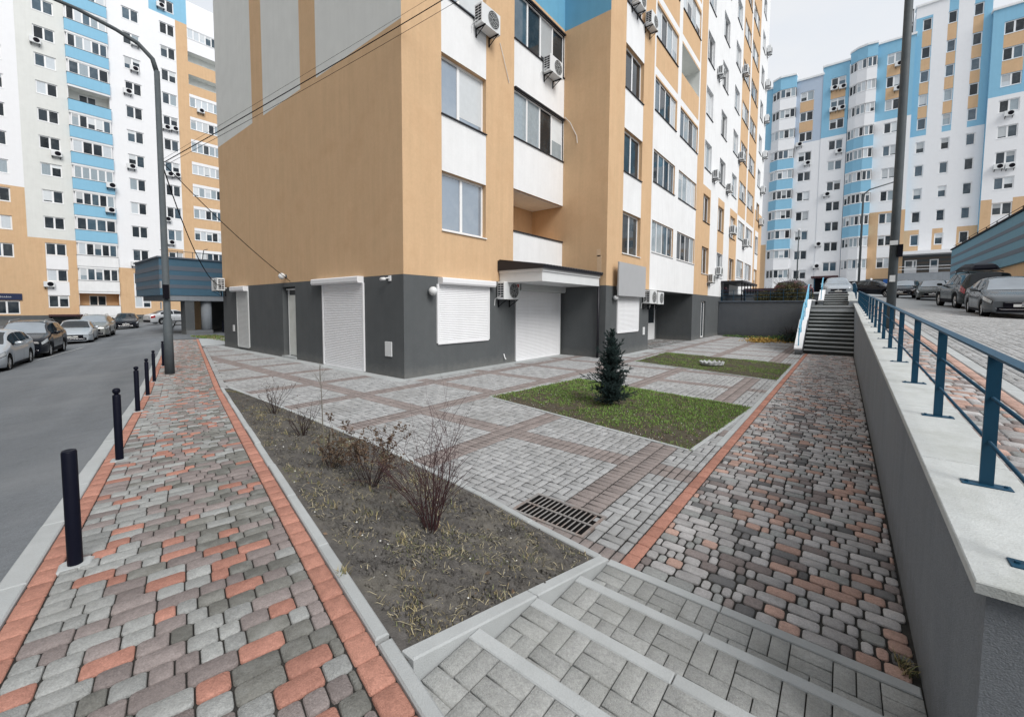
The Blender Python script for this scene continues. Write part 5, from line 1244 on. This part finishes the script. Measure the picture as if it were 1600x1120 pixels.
def carM(x, y, heading, zf, tilt=True):
    """heading: direction of the nose"""
    h = np.array(heading, float); h /= np.linalg.norm(h); z = float(zf(x, y)); g = .8
    gz = (float(zf(x + h[0] * g, y + h[1] * g)) - float(zf(x - h[0] * g, y - h[1] * g))) / (2 * g)
    xl = Vector((h[0], h[1], gz)).normalized(); yl = Vector((0, 0, 1)).cross(xl).normalized(); zl = xl.cross(yl); return basis(xl, yl, zl, (x, y, z))
EV = -E2                                                   # cars on the street point towards the viewer
def street(fx, fy, kind, off, ang=0.):
    """fx, fy: ground point under the front wheel that shows"""
    c = CARS[kind]; h = np.array((EV[0] * math.cos(ang) - EV[1] * math.sin(ang), EV[0] * math.sin(ang) + EV[1] * math.cos(ang))); lat = np.array((-h[1], h[0]))
    p = np.array((fx, fy)) - h * (c['L'] / 2 - c['dw'][0]) - lat * (c['Wd'] / 2 - .12); return carM(p[0], p[1], h, zroad)
car('silver hatchback at the left edge of the picture, nearest on the street', 'hatch', street(-23.7, .12, 'hatch', 0), paint('silver', (.46, .50, .54), .5), 'cglass')
car('black sport utility car with roof rails parked behind the silver hatchback', 'suv', street(-28.7, 1.40, 'suv', 0), paint('black', (.008, .010, .015), .3), 'cglass', rails=True, wsg='cglassl')
car('silver sedan with a wide dark grille, third in the row on the street', 'sedan', street(-37.4, 3.68, 'sedan', 0, .05), paint('silver', (.46, .50, .54), .5), 'cglass', wsg='cglass')
car('pale bronze sport utility car behind the silver sedan on the street', 'suv', street(-42.3, 5.05, 'suv', 0), paint('bronze', (.30, .31, .30), .5), 'cglass', wsg='cglassl', rails=True)
car('black sedan with a chrome grille turning at the end of the street', 'sedan', carM(-57.0, 8.2, (.985, -.17), zroad), paint('black', (.008, .010, .015), .3), 'cglass', scale=1.08)
car('white sedan parked sideways beyond the left lamp post', 'sedan', carM(-61.5, 12.9, (-.2, 1.), zroad), paint('white', (.66, .68, .70), .1), 'cglass', scale=1.12)
UR = zup
car('grey sedan facing the viewer at the right edge of the upper road', 'sedan', carM(4.72, 23.55, (-.03, -1), UR), paint('grey', (.085, .095, .105), .5), 'cglass', wsg='cglassl', plate_text='AA')
car('dark green off-road car with a black roof box on the upper road', 'offroad', carM(5.02, 30.9, (-.08, 1), UR), paint('darkgreen', (.014, .020, .022), .4), 'cglass', roof_box=True, bumper=M_['rim'])
car('grey-green sedan facing the viewer beyond the off-road car', 'sedan', carM(5.25, 44.9, (-.10, -1), UR), paint('greygreen', (.06, .068, .068), .5), 'cglass', wsg='cglassl', scale=1.05)
car('black sedan half hidden behind the grey-green sedan', 'sedan', carM(4.1, 49.5, (-.25, -1), UR), paint('black', (.008, .010, .015), .3), 'cglass', wsg='cglassl', scale=1.05)
car('dark car mostly hidden behind the tall lamp post on the right', 'sedan', carM(2.0, 50.5, (1, -.5), UR), paint('black', (.008, .010, .015), .3), 'cglass')
car('pale blue car parked beyond the off-road car by the porch', 'hatch', carM(7.2, 52, (-.1, -1), UR), paint('paleblue', (.50, .56, .62), .3), 'cglassl')
car('silver car with a long rear window above the upper flight of stairs', 'suv', carM(-.55, 44.6, (.06, -1), zhi), paint('silver', (.46, .50, .54), .5), 'cglass', wsg='cglassl')
car('dark red hatchback with a black rear window behind the terrace bush', 'hatch', carM(-3.75, 47.5, (.3, 1), zhi), paint('maroon', (.12, .03, .05), .3), 'cglass', scale=1.05)

# ------------------------------------------------------------------ street furniture
for i, (x, y, lab) in enumerate(((-3.71, .24, 'nearest black bollard, with its cap missing'), (-6.36, .80, 'second black bollard from the viewer, with a ball top'), (-9.92, 1.52, 'third black bollard from the viewer'), (-12.03, 2.02, 'fourth black bollard from the viewer'), (-14.09, 2.51, 'fifth black bollard, just before the lamp post'), (-17.53, 3.37, 'farthest black bollard, behind the lamp post'))):
    z = float(zs(x)); o = empty('bollard', I4(x, y, z), lab, 'bollard', 'black bollards along the kerb'); h = .735 if i == 0 else .75
    MB().lathe([(.036, 0), (.036, h - .012), (.031, h)] + ([(.022, h - .004), (0, h - .006)] if i == 0 else [(.0, h)]), 20).obj('post', M_['black'], W[o], o, True)
    if i: MB().lathe([(.022, h - .005), (.019, h + .012), (.030, h + .02), (.036, h + .042), (.030, h + .064), (.014, h + .074), (0, h + .076)], 18).obj('ball', M_['black'], W[o], o, True)
    MB().bbox(-.08, -.07, -.03, .08, .07, .010 if i < 3 else .005, .012).obj('footing', M_['concrete'], W[o] @ rotz(ang), o)
lp = empty('street_lamp', I4(-15.4, 3.1, 0), 'grey street lamp with a curved arm at the left sidewalk', 'street lamp')
MB().tube([(0, 0, 0), (0, 0, 1.6), (0, 0, 1.62), (0, 0, 8.6)], [.12, .11, .088, .066], 16).obj('pole', M_['grey'], W[lp], lp, True)
MB().tube([(0, 0, 8.55), (-.02, -.08, 8.9), (-.08, -.37, 9.21), (-.18, -.8, 9.40), (-.34, -1.5, 9.62), (-.6, -2.6, 9.80)], [.062, .058, .054, .05, .045, .04], 12).obj('arm', M_['grey'], W[lp], lp, True)
MB().bbox(-.12, -.35, -.05, .12, .35, .09, .02).obj('lamp_head', M_['grey'], W[lp] @ I4(-.66, -2.9, 9.84), lp)
MB().box(-.05, -.14, 2.5, .09, -.115, 2.7).box(-.04, -.145, 1.9, .08, -.125, 2.1).obj('notice', M_['board'], W[lp], lp)
MB().box(.08, -.10, 2.2, .17, .03, 2.6).obj('box', M_['dark'], W[lp], lp)
rp = empty('lamp_mast', I4(.86, 13.2, 1.5), 'tall dark grey lamp mast behind the blue railing on the right', 'street lamp')
MB().tube([(0, 0, 0), (0, 0, 3), (0, 0, 14.2)], [.088, .084, .066], 18).obj('pole', M_['grey'], W[rp], rp, True)
MB().lathe([(.16, 0), (.16, .03), (.115, .05)], 16).obj('foot', M_['grey'], W[rp], rp)
MB().box(-.09, -.115, 2.0, .05, -.10, 2.1).box(-.06, -.118, 1.15, .04, -.108, 1.3).obj('notice', M_['upvcdirty'], W[rp], rp)
MB().box(.05, -.16, 1.72, .14, -.02, 2.0).obj('box', M_['dark'], W[rp], rp)
for nm, x, y, h, lab, arm in (('street_lamp', -4.55, 60, 7.6, 'slim distant street lamp left of the upper stairs', 0), ('street_lamp', 1.15, 60, 11.3, 'distant street lamp with a curved arm right of the upper stairs', 1)):
    z = float(zhi(0, y)); o = empty(nm, I4(x, y, z), lab, 'street lamp'); 
    if arm:
        MB().tube([(0, 0, 0), (0, 0, h - 1), (.08, 0, h - .4), (.5, 0, h), (2.6, 0, h + .5)], [.12, .09, .08, .07, .06], 10).obj('pole', M_['grey'], W[o], o, True); MB().bbox(2.4, -.12, h + .42, 3.1, .12, h + .55, .02).obj('lamp_head', M_['grey'], W[o], o)
    else:
        MB().tube([(0, 0, 0), (0, 0, h)], [.08, .05], 8).obj('pole', M_['grey'], W[o], o, True); MB().bbox(-.15, -.3, h, .15, .3, h + .15, .03).obj('lamp_head', M_['upvc'], W[o], o)
def sag(a, b, s_, n=14): 
    a, b = Vector(a), Vector(b); return [a.lerp(b, k / n) - Vector((0, 0, 4 * s_ * (k / n) * (1 - k / n))) for k in range(n + 1)]
LA = (-15.4, 3.15, 6.08)
for dz, r_, s_, lab in ((.10, .004, .10, 'upper thin overhead cable between the lamp and the mast'), (.0, .013, .2, 'thick twisted overhead cable between the lamp and the mast'), (-.10, .006, .30, 'lower thin overhead cable between the lamp and the mast')):
    tag(MB().tube(sag((LA[0], LA[1], LA[2] + dz), (.86, 13.2, 15.3 + dz * 2), s_, 20), r_, 6).obj('overhead_cable', M_['dark'], Matrix()), lab, 'cable')
tag(MB().tube(sag(LA, (-16.3, 6.95, 2.93), .15), .012, 5).obj('overhead_cable', M_['dark'], Matrix()), 'cable running from the lamp post down to the white door', 'cable')
tag(MB().tube(sag((-15.4, 3.15, 5.95), (-24.2, 7.2, 3.0), 1.0), .016, 5).obj('overhead_cable', M_['dark'], Matrix()), 'cable sagging from the lamp post to the left end of the building', 'cable')
ac(FL, -23.45, 2.72, 'white air conditioner at the left end of the grey ground floor wall', 1.05, d=.1)
tag(MB().tube([(0, 0, 0), (0, 0, .9)], .05, 8).obj('post', M_['black'], I4(-37.5, 10.9, -.05)), 'short black post beside the gateway pillar', 'post')
# white tyre planter on the second lawn
tp = empty('tyre_planter', I4(-3.5, 15.45, .02), 'white painted tyre planter with a jagged rim on the far lawn', 'planter')
mb = MB(); n = 28; vs = []
for k in range(n):
    a = 2 * math.pi * k / n; c_, s_ = math.cos(a), math.sin(a); up = .17 if k % 2 else .11; ro = .40 if k % 2 else .36
    vs += [(.30 * c_, .30 * s_, 0), (.37 * c_, .37 * s_, .07), (ro * c_, ro * s_, up), ((ro - .05) * c_, (ro - .05) * s_, up - .01), (.27 * c_, .27 * s_, .05)]
fs = [(5 * k + j, 5 * ((k + 1) % n) + j, 5 * ((k + 1) % n) + (j + 1) % 5, 5 * k + (j + 1) % 5) for k in range(n) for j in range(5)]
mb.add(vs, fs).obj('rim', M_['concrete'], W[tp], tp); MB().lathe([(0, .06), (.29, .05)], 20).obj('soil', M_['soil'], W[tp], tp)

# ------------------------------------------------------------------ plants
def twigs(mb, p, d, length, r_, depth, spread, up=.25, n=4, tips=None, kids=(2, 4)):
    pts = [Vector(p)]; d = Vector(d).normalized(); seg = 4
    for k in range(seg):
        d = (d + Vector((random.gauss(0, .13), random.gauss(0, .13), random.gauss(0, .08) + up * .10))).normalized(); pts.append(pts[-1] + d * length / seg)
    mb.tube(pts, [r_ * (1 - .6 * k / seg) for k in range(seg + 1)], n, cap=False)
    if tips is not None: tips.append(pts[-1]); tips.append(pts[-2])
    if depth > 0:
        for k in range(random.randint(*kids)):
            q = pts[random.randint(1, seg)]; nd = (d + Vector((random.gauss(0, spread), random.gauss(0, spread), random.gauss(0, spread * .5)))).normalized()
            twigs(mb, q, nd, length * random.uniform(.45, .75), r_ * .55, depth - 1, spread, up, 3, tips, kids)
def leaves(P, size, m, name, parent, n=1, cupped=True):
    P = np.repeat(np.array([tuple(p) for p in P]), n, 0); k = len(P); P = P + rng.normal(0, size * .8, P.shape)
    a = rng.normal(0, 1, (k, 3)); a /= np.linalg.norm(a, axis=1)[:, None]; b = np.cross(a, rng.normal(0, 1, (k, 3))); b /= np.linalg.norm(b, axis=1)[:, None]
    s_ = size * rng.uniform(.6, 1.4, (k, 1)); V = np.stack([P - a * s_, P + b * s_ * .5, P + a * s_, P - b * s_ * .5], 1)
    return obj(name, np_mesh(name, V.reshape(-1, 3), np.arange(4 * k).reshape(-1, 4), m), Matrix(), parent)
def bedz(x, y):
    s, nn = to_sn(x, y); a = np.clip((7.5 - s) / 10.47, 0, 1); sx, sy = sn(s, .18); yn = kb(x); b = np.clip((y - sy) / max(.05, yn - sy), 0, 1); return float(zs(sx) * (1 - b) ** 1.1)
def shrub(x, y, label, h, stems, spread, bark='bark', leaf=None, lsize=.012, ln=1, lean=0., kids=(2, 4), depth=2, rad=.006, lz=0.):
    z = bedz(x, y); o = empty('bare_shrub', I4(x, y, z), label, 'shrub', 'bare winter shrubs in the bed'); mb = MB(); tips = []
    for k in range(stems):
        a = 2 * math.pi * k / stems + random.gauss(0, .3); r_ = random.uniform(.0, .05); t = random.uniform(.15, spread)
        twigs(mb, (x + r_ * math.cos(a), y + r_ * math.sin(a), z - .02), (t * math.cos(a) + lean, t * math.sin(a), 1), h * random.uniform(.62, .95), random.uniform(.6, 1.2) * rad, depth, .35, .3, 5, tips, kids)
    mb.obj('stems', M_[bark], Matrix(), o)
    if leaf:
        tt = [t for t in tips if t.z > z + lz]; leaves(tt, lsize, M_[leaf], 'dry_leaves', o, ln)
    return o
random.seed(11)
shrub(-2.52, 2.12, 'largest bare shrub with many upright dark red twigs near the drain', .72, 24, .48, 'barkr', None, kids=(2, 5), rad=.005)
shrub(-3.62, 2.27, 'bare shrub topped with brown withered leaf clusters, left of the largest shrub', .50, 12, .8, 'bark', 'dryleaf', .013, 9, .10, (2, 3), lz=.26)
shrub(-4.35, 2.26, 'low brown withered shrub in front of the wooden stake', .26, 10, .9, 'bark', 'dryleaf', .012, 6, 0, (1, 3))
shrub(-5.95, 2.66, 'thin bare shrub beyond the sapling in the middle of the bed', .42, 14, .6, 'bark', None, kids=(1, 3))
shrub(-7.85, 3.02, 'farthest small bare shrub near the tip of the bed', .42, 12, .7, 'bark', 'dryleaf', .010, 2, 0, (1, 3), lz=.2)
x, y = -5.18, 2.58; z = bedz(x, y); sp_ = empty('sapling', I4(x, y, z), 'tall thin leafless sapling in the middle of the bed', 'sapling'); mb = MB(); tips = []
mb.tube([(x, y, z - .02), (x - .03, y, z + .3), (x - .08, y + .02, z + .6), (x - .12, y + .03, z + .85), (x - .18, y + .05, z + 1.12)], [.009, .0075, .006, .004, .002], 6)
for k in range(10):
    f_ = random.uniform(.35, .95); q = (x - .16 * f_, y + .03 * f_, z + 1.08 * f_); twigs(mb, q, (random.uniform(-.8, .8), random.uniform(-.8, .8), 1.1), .2, .0028, 1, .4, .3, 3, tips, (0, 2))
mb.obj('stem', M_['barkg'], Matrix(), sp_)
x, y = -5.05, 2.60; z = bedz(x, y); tag(MB().bbox(-.016, -.016, -.02, .016, .016, .29, .004).obj('wooden_stake', M_['barkg'], I4(x, y, z)), 'short grey wooden stake beside the sapling', 'stake')
# small spruce
def spruce(x, y, z, H, Rb):
    o = empty('spruce_tree', I4(x, y, z), 'small dark spruce standing on the front lawn', 'tree'); mb = MB().tube([(x, y, z - .02), (x, y, z + H * .5), (x + .01, y, z + H * .97)], [.032, .02, .005], 8); nb = MB(); Q = []; D = []
    t = .03
    while t < .98:
        rr = Rb * float(np.interp(t, [0, .08, .2, .45, .65, .82, 1], [.7, .95, 1., .86, .62, .36, .1])) * (.85 + .2 * math.sin(t * 31)) + .02
        nbr = max(5, int(12 - 6 * t)); ph = random.uniform(0, 6.3)
        for k in range(nbr):
            a = ph + 2 * math.pi * k / nbr + random.gauss(0, .25); Lb = rr * random.choice((.4, .65, .85, 1., 1.15, 1.45)); el = random.uniform(-.2, .75) + t * .4; el = min(el, 1.2)
            p0 = Vector((x, y, z + H * t + .02)); d = Vector((math.cos(a) * math.cos(el), math.sin(a) * math.cos(el), math.sin(el)))
            pts = [p0]; dd = d.copy()
            for s_ in range(5): dd = (dd + Vector((0, 0, .07 - .05 * s_ * 0))).normalized(); pts.append(pts[-1] + dd * Lb / 5)
            mb.tube(pts, [.006, .005, .004, .003, .002, .001], 3, cap=False)
            for s_ in range(1, 6):
                segs = [(pts[s_ - 1], pts[s_])]
                if s_ < 5:
                    for sd in (-1, 1):
                        side_ = (Matrix.Rotation(random.uniform(-1.3, 1.3), 3, dd) @ dd.cross(Vector((0, 0, 1))).normalized()) * sd; e_ = pts[s_] + (side_ * .8 + dd * .75 + Vector((0, 0, .1))).normalized() * Lb * (.42 - .06 * s_) ; segs.append((pts[s_], e_)); mb.tube([pts[s_], e_], [.002, .001], 3, cap=False)
                for a_, b_ in segs:
                    n_ = max(3, int((b_ - a_).length / .006))
                    for q in range(n_): Q.append(a_.lerp(b_, q / n_)); D.append((b_ - a_).normalized())
        t += .026 + .012 * random.random()
    Q = np.array([tuple(q) for q in Q]); D = np.array([tuple(d) for d in D]); rep = 7; Q = np.repeat(Q, rep, 0); D = np.repeat(D, rep, 0); n = len(Q)
    v = rng.normal(0, 1, (n, 3)); v -= (v * D).sum(1)[:, None] * D; v /= np.linalg.norm(v, axis=1)[:, None]; v = v * .8 + D * .6; v /= np.linalg.norm(v, axis=1)[:, None]
    w = np.cross(v, rng.normal(0, 1, (n, 3))); w /= np.linalg.norm(w, axis=1)[:, None]; L_ = rng.uniform(.014, .028, (n, 1))
    V = np.stack([Q - w * .0022, Q + w * .0022, Q + v * L_], 1); obj('needles', np_mesh('needles', V.reshape(-1, 3), np.arange(3 * n).reshape(-1, 3), M_['needle']), Matrix(), o)
    mb.obj('trunk', M_['bark'], Matrix(), o)
spruce(-3.62, 7.72, .03, 1.52, .44)
# bush on the terrace and weeds at the foot of the wall
def bush(x, y, z, rx, rz, label, m, n, name='bush'):
    o = empty(name, I4(x, y, z), label, 'bush'); mb = MB(); tips = []
    for k in range(26): a = random.uniform(0, 6.3); t = random.uniform(.1, 1.2); twigs(mb, (x, y, z), (t * math.cos(a), t * math.sin(a), 1), rz * 1.1, .02, 1, .5, .2, 4, tips, (2, 4))
    mb.obj('stems', M_['bark'], Matrix(), o)
    u = rng.normal(0, 1, (n, 3)); u /= np.linalg.norm(u, axis=1)[:, None]; r_ = rng.uniform(.55, 1.05, (n, 1)) * (1 + .18 * np.sin(u[:, :1] * 7 + u[:, 1:2] * 5)); P = u * r_ * np.array((rx, rx * .8, rz)); P[:, 2] = np.abs(P[:, 2]) * 1.0; P += np.array((x, y, z + .05))
    leaves(P, .045, m, 'foliage', o)
random.seed(5)
bush(-2.95, 35.2, 2.52, 1.15, 1.3, 'round olive brown bush on the terrace behind the grey wall', M_['bushleaf'], 7000)
bush(-4.6, 35.4, 2.52, .7, .7, 'smaller olive bush at the left of the round terrace bush', M_['bushleaf'], 1800)
bush(-72.5, 6.2, -.4, .8, .9, 'dark round bush beside the white ground floor balcony across the street', M_['needle'], 900)
bush(-70, 16.5, -.3, .8, 1.2, 'small leafy shrub behind the white sedan', M_['bushleaf'], 500)
bush(-2.4, 29.8, 0, .7, .6, 'dark weedy shrub in the corner left of the stairs', M_['needle'], 900)
# soil strip, weeds and yellow leaves along the grey wall
structure(obj('planting_strip', grid_mesh(lambda u, v: (-6.9 + u * 5.25, 33.98 - v * (1.2 + 4.3 * u ** 1.5), .004 + .10 * np.sin(np.pi * np.clip(v, 0, 1)) * u * (1 - v) * 2 + 0 * u), 60, 20, M_['soil'], name='planting_strip')))
n = 5000; u = rng.uniform(.02, .98, n); v = rng.uniform(0, 1, n); x = -6.9 + u * 5.25; y = 33.98 - v * (1.2 + 4.3 * u ** 1.5); f = field(x, y, 1.3); k = rng.uniform(0, 1, n) < .25 + .6 * u
blades('weeds', np.stack([x, y, 0 * x + .01], 1)[k], np.where(u > .6, .22, .10)[k], [M_['grass1'], M_['needle']], (rng.uniform(0, 1, k.sum()) < .45).astype(int), None, .012, .9, 'green weeds growing along the foot of the grey wall')
n = 1500; cx = np.concatenate([rng.normal(-3.9, .35, n // 2), rng.normal(-3.5, .7, n // 2)]); cy = np.concatenate([rng.normal(28.9, .45, n // 2), rng.normal(30.3, .8, n // 2)])
yl = leaves(np.stack([cx, cy, np.abs(rng.normal(.05, .05, n))], 1), .05, M_['yleaf'], 'leaf_litter', None); yl['kind'] = 'stuff'; tag(yl, 'pile of yellow fallen leaves near the foot of the stairs', 'leaves')
# dry grass and grass patch at the street end
n = 2500; u = rng.uniform(0, 1, n); v = rng.uniform(0, 1, n); x = -34 + u * 8.5; y = 8.0 + v * 1.4 - .25 * (x + 34) * 0
blades('grass', np.stack([x, y, 0 * x - .06], 1), .1, [M_['grass1'], M_['grass2']], (rng.uniform(0, 1, n) < .45).astype(int), None, .02, .8, 'strip of rough grass at the far left end of the main building')

# fallen leaves on the lawn and in the bed
u = rng.uniform(0, 1, 700); v = rng.uniform(0, 1, 700) ** 1.8; x, y, z = L1F(u, v); u2 = rng.uniform(.2, 1, 300); v2 = rng.uniform(0, 1, 300); x2, y2, z2 = bed_xyz(u2, v2)
dl = leaves(np.concatenate([np.stack([x, y, z + .015], 1), np.stack([x2, y2, z2 + .012], 1)]), .016, M_['dryleaf'], 'leaf_litter', None); dl['kind'] = 'stuff'; tag(dl, 'small brown fallen leaves on the front lawn and bed', 'leaves')
